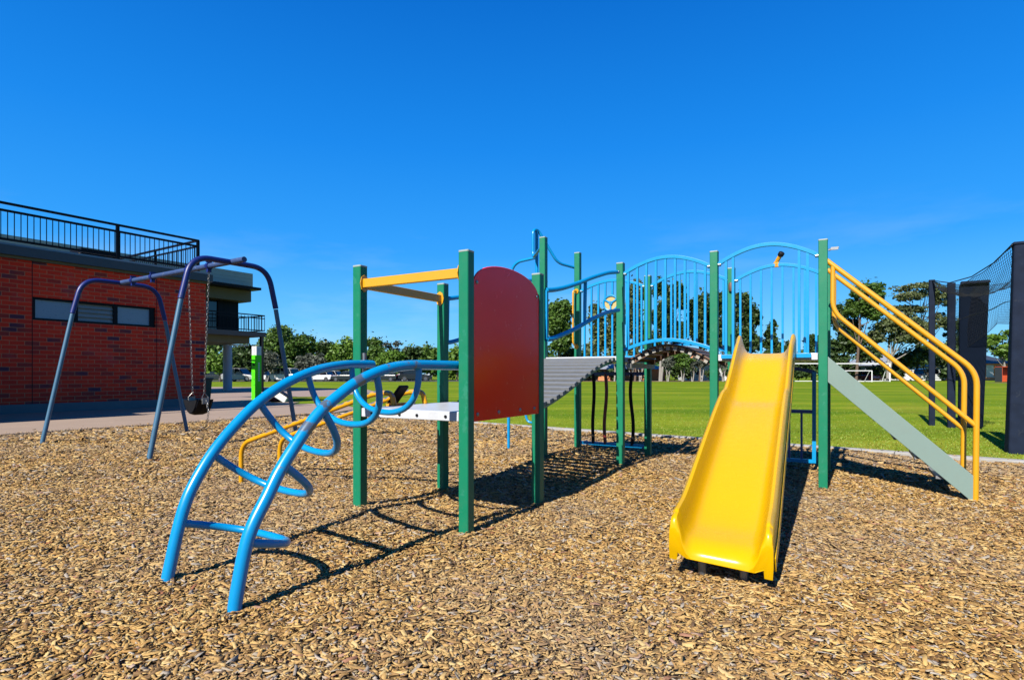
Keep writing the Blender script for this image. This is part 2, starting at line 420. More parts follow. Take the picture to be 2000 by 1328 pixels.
def grid_obj(name, xs, ys, zf, mat, mask=None):
    X, Y = np.meshgrid(xs, ys); Z = zf(X, Y); nx, ny = len(xs), len(ys)
    v = np.stack([X.ravel(), Y.ravel(), Z.ravel()], 1)
    i = np.arange(nx-1)[None, :]+nx*np.arange(ny-1)[:, None]; i = i.ravel()
    q = np.stack([i, i+1, i+nx+1, i+nx], 1)
    if mask is not None:
        c = v[q].mean(1); q = q[mask(c[:, 0], c[:, 1])]
        used = np.unique(q); re = np.zeros(len(v), int); re[used] = np.arange(len(used)); v = v[used]; q = re[q]
    o = fastmesh(name, v, q, mat); o.data.polygons.foreach_set('use_smooth', [True]*len(o.data.polygons)); return o
far = np.concatenate([-np.geomspace(2500, 30, 14), np.arange(-28, 29, 2), np.geomspace(30, 2500, 14)])
fary = np.concatenate([[-60, -20], np.arange(-6, 60, 2), np.geomspace(60, 3000, 16)])
tag(grid_obj('field', far, fary, lambda x, y: fz(x, y), M['grass']), kind='structure')
tag(grid_obj('mulch_bed', np.arange(-20, 16, .12), np.arange(-4, 19, .12), gz, M['mulch'], lambda x, y: inside_mulch(x, y, .1)), kind='structure')

def scatter_chips():
    P = []
    for y0, y1, dens, sc in ((1.5, 4.0, 6000, .9), (4.0, 6.5, 4200, 1.0), (6.5, 10, 2000, 1.3), (10, 19, 620, 1.9)):
        xr = y1*1.0+1.5; n = int(dens*(y1-y0)*2*xr)
        x = RNG.uniform(-xr, xr, n); y = RNG.uniform(y0, y1, n)
        k = (np.abs(x) < y*.96+1.0) & inside_mulch(x, y, -.02)
        x, y = x[k], y[k]; P.append(np.stack([x, y, np.full(len(x), sc)], 1))
    n = 150000; x = RNG.uniform(-17, 14, n); y = RNG.uniform(-1.5, 15, n)
    k = (np.abs(x) >= y*.93+1.0) & (np.abs(x) < y*.9+7.5) & inside_mulch(x, y, .02); x, y = x[k], y[k]; P.append(np.stack([x, y, np.full(len(x), 1.7)], 1))
    q = RNG.uniform(-8, 16, 420); e = .02+RNG.exponential(.06, 420); x = KP.x+KD.x*q+KN.x*e; y = KP.y+KD.y*q+KN.y*e
    P.append(np.stack([x, y, np.full(420, 1.0)], 1)[e < .19])
    q = RNG.uniform(-3, 8, 700); e = .01+RNG.exponential(.12, 700); x = PP.x+PD.x*q-PN.x*e; y = PP.y+PD.y*q-PN.y*e
    P.append(np.stack([x, y, np.full(700, 1.1)], 1)); P = np.concatenate(P); n = len(P)
    lift = np.where(inside_mulch(P[:, 0], P[:, 1]), 0, np.where((P[:, 0]-KP.x)*KN.x+(P[:, 1]-KP.y)*KN.y > 0, .047, .058))
    mixs = RNG.choice([.5, .95, 1.45], n, p=[.36, .46, .18]); L = np.clip(RNG.lognormal(math.log(.036), .38, n)*mixs, .008, .085)*P[:, 2]; Wd = np.minimum(L*RNG.uniform(.16, .5, n), .02*P[:, 2]); H = np.minimum(Wd*.4, .0018+RNG.random(n)*.004*P[:, 2])
    T = np.array([(-1, -.8, -1), (-.1, -1, -1), (1, -.75, -1), (.86, .8, -1), (-.2, 1, -1), (-.9, .9, -1),
                  (-.95, -.75, 1), (-.1, -.95, 1), (.97, -.7, 1), (.8, .72, 1), (-.2, .95, 1), (-.86, .8, 1)], float)
    v = np.repeat(T[None], n, 0)*(1+RNG.uniform(-.22, .22, (n, 12, 1)))
    v[:, :, 0] *= L[:, None]/2; v[:, :, 1] *= Wd[:, None]/2; v[:, :, 2] *= H[:, None]/2
    v[:, :, 2] += (v[:, :, 0]**2)*RNG.normal(0, 3.0, (n, 1))          # slight curl
    a = RNG.uniform(0, 2*np.pi, n); tx = np.clip(RNG.normal(0, .35, n), -.8, .8); ty = np.clip(RNG.normal(0, .24, n), -.45, .45)
    c, s = np.cos(ty)[:, None], np.sin(ty)[:, None]
    x, z = v[:, :, 0]*c+v[:, :, 2]*s, -v[:, :, 0]*s+v[:, :, 2]*c
    c, s = np.cos(tx)[:, None], np.sin(tx)[:, None]
    y, z = v[:, :, 1]*c-z*s, v[:, :, 1]*s+z*c
    c, s = np.cos(a)[:, None], np.sin(a)[:, None]
    x, y = x*c-y*s, x*s+y*c
    zz = np.where(lift > 0, lift+.003, gz(P[:, 0], P[:, 1])+RNG.uniform(.000, .022, n)*np.minimum(P[:, 2], 1.2))
    V_ = np.stack([x+P[:, 0:1], y+P[:, 1:2], z+zz[:, None]], 2).reshape(-1, 3)
    Q = [(6, 7, 8, 9), (6, 9, 10, 11)]+[(i, (i+1) % 6, 6+(i+1) % 6, 6+i) for i in range(6)]
    Q = np.array(Q)[None]+(np.arange(n)*12)[:, None, None]
    return fastmesh('wood_chips', V_, Q.reshape(-1, 4), M['chip'])
tag(scatter_chips(), 'loose tan and grey wood chips covering the playground', 'wood chips', kind='stuff')

def scatter_blades():
    n = 100000
    y = 7.2-4.2*np.log(RNG.random(n)+1e-6); x = RNG.uniform(-6, 26, n)
    k = (~inside_mulch(x, y, .22)) & ((x-PP.x)*PN.x+(y-PP.y)*PN.y > 1.5) & (np.abs(x) < y*1.02+1.5)
    x, y = x[k], y[k]; n = len(x); h = RNG.uniform(.012, .034, n)*(1+.9*sstep((9.5-np.abs(y-8))/9)*0); w = RNG.uniform(.005, .01, n)*1.1
    tall = np.exp(-(((x-KP.x)*KN.x+(y-KP.y)*KN.y-.25)/.12)**2); h = h*(1+.8*tall)
    a = RNG.uniform(0, 6.28, n); z = fz(x, y); lx, ly = RNG.normal(0, .02, n), RNG.normal(0, .02, n)
    v = np.stack([np.stack([x-w*np.cos(a), y-w*np.sin(a), z], 1), np.stack([x+w*np.cos(a), y+w*np.sin(a), z], 1), np.stack([x+lx, y+ly, z+h], 1)], 1).reshape(-1, 3)
    return fastmesh('grass_blades', v, np.arange(n*3).reshape(-1, 3), M['blade'], tri=True)
tag(scatter_blades(), 'short mown grass blades beyond the concrete kerb', 'grass', kind='stuff')

# kerb in lengths
kb = MB()
m0 = -8.3
while m0 < 17:
    L = 1.6; c = KP+KD*(m0+L/2)+KN*.10
    kb.obox((c.x, c.y, -.09), KD, KN, ZV, L-.006, .20, .27, 0)
    m0 += L
tag(kb.build('kerb', M['kerb'], bev=.012), kind='structure')

# concrete path, plaza, car park, dirt edge
def sheet(name, pts, z, mat, th=0.0):
    b = MB(); pts = [Vector((p[0], p[1], z)) for p in pts]
    if th: b.prism([p-ZV*th for p in pts], ZV*th)
    else: b.add(pts, [tuple(range(len(pts)))])
    return tag(b.build(name, mat), kind='structure')
WD = Vector((.5408, .8412, 0)); WN = Vector((.8412, -.5408, 0)); W0 = Vector((-15.2, 17.07, 0))
def WL(k, d, z=0.0): return W0+WD*k+WN*d+ZV*z
pe = PP+PD*8.06
sheet('path', [PP-PD*20, PP+PD*8.1, gnd(705, 800), gnd(640, 790), gnd(560, 792), WL(9.5, 1.2), WL(6.1, -1), WL(-24, -1)], .055, M['path'], .22)
sheet('plaza', [WL(5.9, -1.2), WL(8.6, .6), gnd(520, 776), gnd(640, 775), gnd(738, 767), gnd(715, 761), gnd(560, 757), gnd(330, 756), WL(8, -30)], .035, M['plaza'], .1)
sheet('car_park', [(-75, 90), (-14, 90), (-8, 93), (-8, 106), (-75, 106)], .03, M['asphalt'])
sheet('dirt_strip', [(2, 92.5), (16, 90), (34, 90.5), (34, 100), (2, 100)], .02, M['dirt'])
sheet('dirt_path', [(66, 76), (80, 76), (80, 81), (66, 81)], .02, M['dirt'])

# ------------------------------------------------------------------ play structure
PS = empty('play_structure', PG(0, 0), 'large playground unit with green posts, yellow slide, red panel and blue arched climber', 'play equipment')
def post(u, v, top):
    p = PG(u, v); b = MB(); zb = -.15
    b.obox((p.x, p.y, (zb+top-.012)/2), U, V*-1, ZV, .09, .09, top-.012-zb, .006)
    o = b.build('post', M['green'], PS)
    c = MB(); c.obox((p.x, p.y, top-.004), U, V*-1, ZV, .094, .094, .016, .008); c.build('post_cap', M['cap'], o, bev=.003)
    return o
for u, v, h in ((0, 0, 2.2), (0, W2, 2.19), (UD, 0, 2.2), (UD, W2, 2.195), (UG, 0, 2.69), (UH, 0, 2.7), (UG, W2, 3.16), (UH, W2, 3.16),
                (UG, VI, 2.715), (UG, VJ, 2.72), (UH, VI, 2.705), (UH, VJ, 2.70)): post(u, v, h)

def deck(u0, u1, v0, v1, top, th=.075):
    b = MB(); c = PG((u0+u1)/2, (v0+v1)/2, top-th/2)
    b.obox(c, U, V*-1, ZV, u1-u0, v1-v0, th)
    o = b.build('deck', M['deckw'], PS, bev=.006)
    for t in (.12, .42, .6, .88):
        k = MB(); p = PG(u0, v0+(v1-v0)*t, top-th*.55); k.lathe(p-U*.006, [(.013, 0), (.013, .006)], 10, U); k.build('bolt', M['rubber'], o)
    return o
deck(-.035, UD+.0, W2+.05, -.05, .955)
deck(UG-.03, UH+.03, W2+.05, -.05, 1.478)
deck(UG-.03, UH+.03, VI+.05, VJ-.05, 1.478)

# overhead yellow bars of the low deck
for a, b_, nrm in ((PG(-.0, W2+.045, 2.035), PG(-.0, -.045, 2.035), 'v'), (PG(.045, W2, 2.035), PG(UD-.045, W2, 2.035), 'u')):
    b = MB(); b.bar(a, b_, .045, .075); o = b.build('overhead_bar', M['yellow'], PS, bev=.004)
    d = (b_-a).normalized()
    for e, sg in ((a, 1), (b_, -1)):
        k = MB(); c = e+d*(.004*sg); x = d.cross(ZV)
        hexp = [c+x*(.05*math.cos(t))+ZV*(.075*math.sin(t)) for t in [i*math.pi/4+math.pi/8*0 for i in range(8)]]
        k.prism(hexp, d*(.006*sg)); k.build('end_flange', M['yellow'], o)

# red arched panel between the two right-hand posts of the low deck
poly = []
u0, u1, zb, zs, zt = .045, UD-.045, .875, 1.95, 2.155
for i in range(25):
    t = i/24; th = math.pi*(1-t)
    uu = (u0+u1)/2+(u1-u0)/2*math.cos(th); poly.append(PG(uu, .022, zs-.03+(zt-zs+.03)*math.sin(th)**.75))
poly += [PG(u1, .022, zb), PG(u0, .022, zb)]
rp = MB(); rp.prism(poly, V*.014); rpo = rp.build('arched_panel', M['red'], PS, bev=.004); rpo['label'] = 'red arch-topped side panel'
for u, z in ((.1, .93), (.42, .93), (.78, .93), (1.05, .93), (.09, 1.97), (1.1, 1.97)):
    k = MB(); k.lathe(PG(u, .036, z), [(.017, 0), (.015, .006), (.006, .009)], 10, V); k.build('panel_bolt', M['steel'], rpo)

# arched climber
fr_px = [(457, 1201.6), (465.6, 1140.5), (486.5, 1044.4), (523.7, 965.8), (545, 922), (571.5, 878.4), (601, 834.7), (629.4, 799.8), (660, 773.6), (695, 747.4), (734.3, 727.7), (769.2, 717.5), (804, 713), (847.8, 713), (893, 714)]
bk_px = [(325.9, 1140.5), (334, 1096.8), (348.5, 1031.3), (365.5, 974.5), (389.2, 926.4), (419.8, 878.4), (455.5, 834.7), (498.4, 791), (542, 758.3), (585.8, 735.1), (629.4, 719.8), (673.1, 712.5), (711, 711.5), (727.7, 712)]
f0, f1 = PG(-1.822, -.205), PG(.0, -.085); b0, b1 = PG(-1.76, W2+.18), PG(.03, W2+.085)
fr = [on_plane(x, y, f0, f1) for x, y in fr_px]; bk = [on_plane(x, y, b0, b1) for x, y in bk_px]
CL = MB()
def wear_along(P, spots):
    out = []
    for i, p in enumerate(P):
        w = 0
        for c, r, a in spots: w = max(w, a*math.exp(-((i/len(P)-c)/r)**2))
        out.append(w)
    return out
fs, bs = smooth_path([fr[0]-ZV*.12]+fr, 6), smooth_path([bk[0]-ZV*.12]+bk, 6)
fs.append(fs[-1]+U*.04)
for P, sp in ((fs, [(.335, .014, .5), (.455, .022, .85), (.535, .02, .75), (.66, .022, .75), (.76, .02, .5), (.84, .05, .5)]), (bs, [(.6, .02, .35), (.8, .03, .3)])):
    MB_ = MB(); MB_.tube(P, .036, 16, w=wear_along(P, sp)); o = MB_.build('climber_rail', M['blue'], PS, smooth=True)
    if P is bs:
        k = MB(); e = P[-1]
        k.lathe(e-U*.07-V*.03, [(.02, -.02), (.02, .10)], 10, ZV); k.lathe(e-U*.07-V*.03-ZV*.13, [(.014, 0), (.02, .03), (.02, .1)], 10, ZV); k.build('rail_clamp', M['steel'], o, smooth=True)
def near_pt(P, px, py):
    best = None
    for i, p in enumerate(P):
        x, y = CX+F*p.x/p.y, HY-F*(p.z-HC)/p.y; d = (x-px)**2+(y-py)**2
        if best is None or d < best[0]: best = (d, i)
    i = best[1]; tn = (P[min(i+1, len(P)-1)]-P[max(i-1, 0)]).normalized(); return P[i], tn
for (bx, by), (fx, fy), dep in (((353, 1027), (484, 1062), .42), ((424, 893), (553, 906), .42), ((512, 795), (628, 801), .41), ((603, 732), (737, 727), .39), ((684, 712), (818, 713), .37)):
    (pb, tb), (pf, tf) = near_pt(bs, bx, by), near_pt(fs, fx, fy)
    t = (tb+tf).normalized(); h = Vector((t.x, t.y, 0)); a, z = h.length, t.z; h.normalize()
    n = (h*z-ZV*a); pts = []
    for i in range(33):
        th = math.pi*i/32
        pts.append(pb+(pf-pb)*((1-math.copysign(abs(math.cos(th))**.85, math.cos(th)))/2)+n*(dep*math.sin(th)**.72))
    k = MB(); k.tube(pts, .0235, 12); k.build('climber_rung', M['blue'], PS, smooth=True)

# banister slide bars to the left of the low deck
def banister(ft, en, mids):
    P = [Vector((ft.x, ft.y, -.1)), Vector((ft.x, ft.y, .47))]
    top = Vector((en.x, en.y, 1.07)); d = (top-Vector((ft.x, ft.y, .5))); d.z = 0; d.normalize()
    P += [top-d*.16, top+d*.03, Vector((en.x, en.y, .955))+d*.06]
    Q = fillet(P, .16, 7)
    Q2 = []
    for i in range(len(Q)-1):
        n = max(1, int((Q[i+1]-Q[i]).length/.05)); Q2 += [Q[i].lerp(Q[i+1], j/n) for j in range(n)]
    Q2.append(Q[-1]); w = [(.56 if .46 < p.z < 1.2 and i > len(Q2)*.3 else 0) for i, p in enumerate(Q2)]
    k = MB(); k.tube(Q2, .0255, 12, w=w, uponly=True); return k.build('sliding_bar', M['yellowworn'], PS, smooth=True)
banister(gnd(471, 940, .05), PG(.36, W2+.01), None); banister(Vector((-2.78, 6.86, 0)), PG(.81, W2+.01), None)
k = MB(); c = PG(.53, W2-.05, 1.03); k.obox(c, U, (V*.75+ZV*-.66).normalized(), (V*.66+ZV*.75).normalized(), .13, .03, .28); k.build('step_plate', M['rubber'], PS, bev=.01)
k = MB(); k.bar(PG(.40, W2-.05, .95), PG(.78, W2-.05, .95), .04, .04); k.build('step_brace', M['yellow'], PS)

# ramp
rz = lambda t: .945+.53*(lambda q: q*q*(3-2*q))(min(1, max(0, t*.88+.06)))-.004
b = MB(); bd = MB(); ns = 15; ua, ub = UD+.03, UG-.03
for i in range(ns):
    t = (i+.5)/ns; uu = ua+(ub-ua)*t; z = rz(t); dz = (rz(t+.02)-rz(t-.02))/(.04*(ub-ua)); d = (U+ZV*dz).normalized(); n = d.cross(V)*-1
    n = (ZV-d*ZV.dot(d)).normalized(); c = PG(uu, W2/2, z)
    b.obox(c-n*.018-d*.028, d, V*-1, n, .062, 1.04, .036); bd.obox(c-n*.026+d*.022, d, V*-1, n, .036, 1.03, .036)
ro = b.build('ramp', M['slat'], PS); bd.build('gap_shade_strip', M['fascia'], ro)  # dark strips stand in for the shade in the gaps between slats
for vv in (W2+.12, -.12):
    k = MB(); k.sweep_rect([PG(ua+(ub-ua)*i/20, vv, rz(i/20)-.062) for i in range(21)], V, .04, .05); k.build('ramp_bearer', M['steel'], ro)
top_px = [(1067, 567), (1082, 566), (1100, 562.5), (1118, 557), (1135, 551), (1152, 544), (1170, 538), (1188, 533), (1206, 531.5)]
low_px = [(1067, 663), (1080, 661), (1098, 654), (1118, 645), (1137, 634.5), (1155, 624), (1174, 615), (1190, 609), (1208, 606)]
tp = smooth_path([on_v(x, y, .05) for x, y in top_px], 4); lp = smooth_path([on_v(x, y, .05) for x, y in low_px], 4)
for off in (0, 1):
    sh = V*(W2-.10) if off else V*0
    k = MB(); k.tube([p+sh for p in tp], .024, 10); o = k.build('ramp_handrail', M['bluebar'], PS, smooth=True)
    k = MB(); k.tube([p+sh for p in lp], .024, 10); k.build('lower_rail', M['bluebar'], o, smooth=True)
    for q in ((2 if off else 0), int(len(tp)*.55)):
        a = tp[q]+sh; bb = min(lp, key=lambda p: (p.x-tp[q].x)**2+(p.y-tp[q].y)**2)+sh
        k = MB(); k.bar(a, bb, .03, .03); k.build('baluster', M['bluebar'], o)
    k = MB(); e = tp[-1]+sh
    k.lathe(e-V*.02, [(.02, 0), (.02, .045)], 10, V); k.build('rail_bolt', M['steel'], o)

def arch(pa, pb, rise, n=20):
    out = []
    for i in range(n+1):
        t = i/n; p = pa.lerp(pb, t); out.append(p+ZV*(rise*math.sin(math.pi*t)**.9 if 0 < t < 1 else 0))
    return out
def arch_rail(name, pa, pb, rise, la, lb, lrise, side, ts, bw=.026, low=True):
    """arched top rail with bars running down to a lower rail or the deck"""
    T = arch(pa, pb, rise); L = arch(la, lb, lrise)
    k = MB(); k.sweep_rect(T, side, .04, .042); o = k.build(name, M['bluebar'], PS, bev=.004)
    if low:
        k = MB(); k.sweep_rect(L, side, .034, .042); k.build('bottom_rail', M['bluebar'], o, bev=.004)
    def pick(A, t):
        x = t*(len(A)-1); i = min(int(x), len(A)-2); return A[i].lerp(A[i+1], x-i)
    for t in ts:
        k = MB(); a, c = pick(L, t), pick(T, t); k.obox((a+c)/2, side, Vector(side).cross(ZV), ZV, bw, bw, (c-a).length); k.build('baluster', M['bluebar'], o)
    dd = (pb-pa).normalized()
    for e, sg in ((pa, 1), (pb, -1)):
        k = MB(); k.lathe(e+dd*(.012*sg)-ZV*.0, [(.022, -.02), (.022, .02)], 10, dd); k.build('end_bolt', M['steel'], o)
    return o
# arched bridge: deck, near and far railing
nb = [(i+.5)/9 for i in range(9)]
bz = lambda t: 1.415+.20*math.sin(math.pi*min(1, max(0, t)))
b = MB(); n_s = 11; SPB = []
for i in range(n_s):
    t = (i+.5)/n_s; vv = .05+(VI-.1)*t; dz = (bz(t+.02)-bz(t-.02))/(.04*(VI-.1)); d = (V+ZV*dz).normalized(); n = (ZV-d*ZV.dot(d)).normalized()
    c = PG((UG+UH)/2, vv, bz(t)); b.obox(c, d, U, n, .085, 1.02, .024)
    SPB += [(c+U*s_-n*.04, d, n) for s_ in (-.46, .46)]
bo = b.build('bridge_deck', M['wood'], PS, bev=.004); 
for c, d, n in SPB:
    w_ = MB(); w_.obox(c, d, U, n, .045, .05, .05); w_.build('spacer_block', M['pale'], bo)
for s_ in (.10, 1.09):
    k = MB(); k.sweep_rect([PG(UG+s_+(.06 if s_ < .5 else -.06), .05+(VI-.1)*i/20, bz(i/20)-.045) for i in range(21)], U, .03, .05); k.build('bridge_bearer', M['wood'], bo)
k = MB(); k.obox(PG((UG+UH)/2, .09, 1.355), V, U, ZV, .06, 1.06, .06); k.build('bridge_end_beam', M['pale'], bo)
for uu in (UG, UH):
    arch_rail('bridge_railing', PG(uu, .045, 2.545), PG(uu, VI-.045, 2.545), .165, PG(uu, .045, 1.555), PG(uu, VI-.045, 1.555), .12, U, nb, .026)
# railing at the back of the middle deck, with a toy steering wheel
ro = arch_rail('deck_railing', PG(UH, W2+.05, 2.55), PG(UH, -.05, 2.55), .13, PG(UH, W2+.05, 1.50), PG(UH, -.05, 1.50), 0, U, [(i+.6)/9 for i in range(9)], .026)
# ... and at the back of the slide deck
arch_rail('deck_railing', PG(UH, VI+.05, 2.53), PG(UH, VJ-.05, 2.53), .165, PG(UH, VI+.05, 1.50), PG(UH, VJ-.05, 1.50), 0, U, [(i+.5)/8 for i in range(8)], .026)
# hoop over the slide mouth
so = arch_rail('slide_hoop', PG(UG, VI+.045, 2.555), PG(UG, VJ-.045, 2.555), .18, PG(UG, VI+.045, 1.47), PG(UG, VJ-.045, 1.47), 0, U, [.085, .16, .82, .90], .028, low=False)
for t in (.12, .86):
    k = MB(); k.obox(PG(UG-.045, VI+.045+(VJ-VI-.09)*t, 1.452), V, U, ZV, .16, .07, .045); k.build('hoop_foot', M['bluebar'], so)
# steering wheel
sc = on_u(1193, 592, UH-.06); sw = MB(); ring = [sc+V*(.115*math.cos(a))+ZV*(.115*math.sin(a)) for a in [2*math.pi*i/28 for i in range(28)]]
sw.tube(ring, .016, 8, closed=True)
for a in (R(30), R(150), R(270)): sw.bar(sc, sc+V*(.11*math.cos(a))+ZV*(.11*math.sin(a)), .03, .02)
sw.lathe(sc-U*.02, [(.03, 0), (.03, .035)], 14, U); swo = sw.build('steering_wheel', M['bluebar'], PS, smooth=True)
k = MB(); k.lathe(sc+U*.004, [(.108, 0), (.108, .008)], 28, U); k.build('wheel_disc', M['paleyellow'], swo)
k = MB(); k.lathe(sc-U*.026, [(.012, 0), (.012, .012)], 10, U); k.build('hub_bolt', M['steel'], swo)
k = MB(); k.bar(sc+U*.02, sc+U*.06, .03, .03); k.build('wheel_mount', M['bluebar'], swo)
# telescope on the back railing of the slide deck
tc = on_u(1517, 514, UH)
k = MB(); k.obox(tc-ZV*.02, V, U, ZV, .055, .04, .07); to = k.build('telescope', M['yellow'], PS, bev=.008)
ax = (V*.42-U*.35+ZV*.62).normalized()
k = MB(); k.lathe(tc+ZV*.02-ax*.06, [(.022, 0), (.028, .02), (.026, .05), (.027, .145)], 14, ax); k.build('telescope_tube', M['yellow'], to, smooth=True)
k = MB(); k.lathe(tc+ZV*.02-ax*.06, [(.028, .142), (.037, .152), (.039, .19), (.03, .2)], 14, ax); k.build('telescope_lens', M['rubber'], to, smooth=True)
k = MB(); p = PG(UH-.06, VI, 2.43); k.lathe(p-ZV*.05, [(.025, 0), (.032, .03), (.032, .09), (.022, .12)], 12, ZV); k.build('pivot_knob', M['wood'], PS, smooth=True)
k = MB(); p = PG(UG-.02, VJ+.05, 2.6); k.tube([p, p+V*.05+ZV*.012, p+V*.1+ZV*.02], .012, 6); k.obox(p+V*.06+ZV*.012, V, U, ZV, .07, .02, .03); k.build('gate_latch', M['steel'], PS)

# grab handles on the two tall posts
for uu in (UG, UH):
    sg_ = 1 if uu == UG else -1
    base = PG(uu+.045*sg_, W2-.0)
    d = (U*sg_-V*.25).normalized()
    P = fillet([base+ZV*2.55, base+d*.09+ZV*2.55, base+d*.09+ZV*1.72, base+ZV*1.68], .06, 6)
    k = MB(); k.tube(P, .016, 10); k.lathe(base+ZV*1.68-d*.0, [(.04, 0), (.04, .01)], 12, d); k.lathe(base+ZV*2.55, [(.04, 0), (.04, .01)], 12, d); k.build('grab_handle', M['yellow'], PS, smooth=True)
# twin-pole climber behind the tall posts
um = (UG+UH)/2
p1 = PG(um, W2-.42); p2 = PG(um, W2-.92)
k = MB(); k.tube([p1-ZV*.1, p1+ZV*3.44], .026, 12); po = k.build('climbing_pole', M['blue'], PS, smooth=True)
k = MB(); k.tube(fillet([p1+ZV*3.03, p2.lerp(p1, .2)+ZV*2.99, p2+ZV*2.7, p2-ZV*.1], .22, 8), .024, 12); k.build('outer_pole', M['blue'], po, smooth=True)
E_, F_ = PG(UG, W2), PG(UH, W2)
k = MB(); o1 = p1-U*.12
k.tube(fillet([E_-V*.045+ZV*3.02, Vector((o1.x, o1.y, 3.0)), Vector((o1.x, o1.y, 3.42)), p1+ZV*3.46+U*.03, F_-V*.2-U*.32+ZV*2.97, F_-V*.045-U*.02+ZV*2.93], .11, 7), .022, 12); k.build('entry_rail', M['blue'], po, smooth=True)
for z in (.5, 1.0):
    q = (p2-p1).normalized(); k = MB(); k.tube(fillet([p1+ZV*z, p1+q*.16+ZV*z, p1+q*.22+ZV*(z+.2), p2+ZV*(z+.32)], .09, 6), .018, 10); k.build('foot_loop', M['blue'], po, smooth=True)

# play panels under the decks
k = MB(); k.bar(PG(UH, W2+.05, 1.25), PG(UH, -.05, 1.25), .035, .05); uo = k.build('under_deck_panel', M['blueshade'], PS)
k = MB(); k.bar(PG(UH, W2+.05, .17), PG(UH, -.05, .17), .035, .05); k.build('panel_base_rail', M['bluebar'], uo)
for px, mt, am in ((1159, 'rubber', .012), (1182.5, 'darkred', .018), (1234, 'rubber', -.022)):  # blue and red bars given darker colours for the shade under the deck
    a = on_u(px, 730, UH); P = [Vector((a.x, a.y, 1.25-1.08*i/24))+V*(am*math.sin(i/24*2*math.pi)) for i in range(25)]
    k = MB(); k.tube(P, .026, 10); k.build('wavy_bar', M[mt], uo, smooth=True)
k = MB(); k.bar(PG(UH, VJ-.14, .1), PG(UH, VJ-.14, 1.28), .045, .045); uo = k.build('under_deck_frame', M['bluebar'], PS)
P = arch(PG(UH, VI+.05, 1.28), PG(UH, VJ-.14, 1.27), .07); k = MB(); k.sweep_rect(P, U, .035, .045); k.build('frame_arch', M['blueshade'], uo)
for z, m_ in ((.76, 'blueshade'), (.12, 'bluebar')):
    k = MB(); k.bar(PG(UH, VI+.05, z), PG(UH, VJ-.14, z), .035, .045); k.build('frame_rail', M[m_], uo)
for i in range(6):
    vv = VJ-.14-.145*(i+1); k = MB(); k.bar(PG(UH, vv, .13), PG(UH, vv, .75), .026, .026); k.build('frame_bar', M['blueshade'], uo)

# slide
st, sb = PG(UG-.02, (VI+VJ)/2), Vector((1.23, 3.40, 0))
sd = Vector((sb.x-st.x, sb.y-st.y, 0)); SL = sd.length; sd.normalize(); sx = Vector((-sd.y, sd.x, 0))
prof = [(-.04, 1.483), (.08, 1.48), (.2, 1.455), (.42, 1.38), (.8, 1.19), (1.2, 1.005), (1.34, .962), (1.42, .945), (1.55, .905), (1.9, .785), (2.4, .60), (2.8, .445), (3.08, .335), (3.28, .268), (3.42, .24), (3.5, .222), (3.56, .196), (3.60, .16), (3.615, .12)]
path = smooth_path([Vector((st.x+sd.x*s, st.y+sd.y*s, z)) for s, z in prof], 6)
half = [(.290, -.075), (.294, .0), (.293, .12), (.286, .16), (.270, .177), (.252, .170), (.243, .148), (.232, .10), (.214, .05), (.190, .017), (.158, .002), (.09, -.001)]
under = [(.16, -.022), (.20, -.008), (.228, .03), (.255, .09), (.276, -.075)]
UND = set(under) | {(-x, y) for x, y in under}
sec = half+[(0, -.001)]+[(-x, y) for x, y in half[::-1]]+[(-x, y) for x, y in under[::-1]]+under
SXS = 1 if sx.x > 0 else -1
vs, fsx = [], []; ns_ = len(sec); m = len(path)
for i, p in enumerate(path):
    d = (path[min(i+1, m-1)]-path[max(i-1, 0)]).normalized(); n = sx.cross(d)*-1
    n = d.cross(sx); n = n if n.z > 0 else -n
    if n.z < .35: n = Vector((n.x, n.y, 0))*.9+ZV*.35; n.normalize()
    t = i/(m-1); hw = 1.0+.22*math.exp(-((t-.03)/.05)**2)-.18*math.exp(-((t-.3)/.12)**2)+.10*math.exp(-((t-.92)/.06)**2)
    flare = 1.0+.06*math.exp(-((t-.02)/.12)**2); roll = R(4.0)*t*t
    lowt = max(0, (t-.80)/.20)
    pw = Vector((p.x, p.y, max(p.z, .225-.06*lowt)))
    nw = n.lerp(ZV, min(1, lowt*3)).normalized()
    for x, y in sec:
        yy = y*hw if y > .02 else y
        sr = sx*math.cos(roll)-ZV*(math.sin(roll)*SXS)
        q = min(1, max(0, (abs(x)-.16)/.07))
        if abs(x) > .24 and y > .02: yy *= 1-.32*lowt**2
        if (x, y) in UND and abs(x) > .19:
            tz = .0 if abs(x) < .21 else -.066
            x = math.copysign(abs(x)+(max(abs(x), .246)-abs(x))*lowt, x); yy = y+(tz-y)*lowt
        elif (x, y) in UND: x *= 1+.2*lowt
        elif y < 0 and abs(x) > .26: yy = y+(-.066-y)*lowt
        vs.append(p.lerp(pw, q)+sr*(x*flare)+(n.lerp(nw, q))*yy)
for i in range(m-1):
    for k_ in range(ns_): fsx.append((i*ns_+k_, i*ns_+(k_+1) % ns_, (i+1)*ns_+(k_+1) % ns_, (i+1)*ns_+k_))
fsx += [tuple(range(ns_))[::-1], tuple(range((m-1)*ns_, m*ns_))]
b = MB(); b.add(vs, fsx); slo = b.build('slide', M['slide'], PS, smooth=True); slo['label'] = 'glossy yellow moulded slide chute'
for sg in (-1, 1):
    P = []
    for i in range(6, m-14): 
        p = path[i]; P.append(p+sx*(sg*.297)-ZV*(.045+SXS*sg*.297*math.sin(R(4))*(i/(m-1))**2))
    k = MB(); k.sweep_rect(P, sx, .012, .10); k.build('slide_flange', M['slide'], slo, bev=.003)
for off in (-.12, .12):
    k = MB(); c = sb+sx*off-sd*.14; k.tube([Vector((c.x, c.y, -.1)), Vector((c.x, c.y, .165))], .028, 10); k.build('slide_foot', M['steel'], slo, smooth=True)

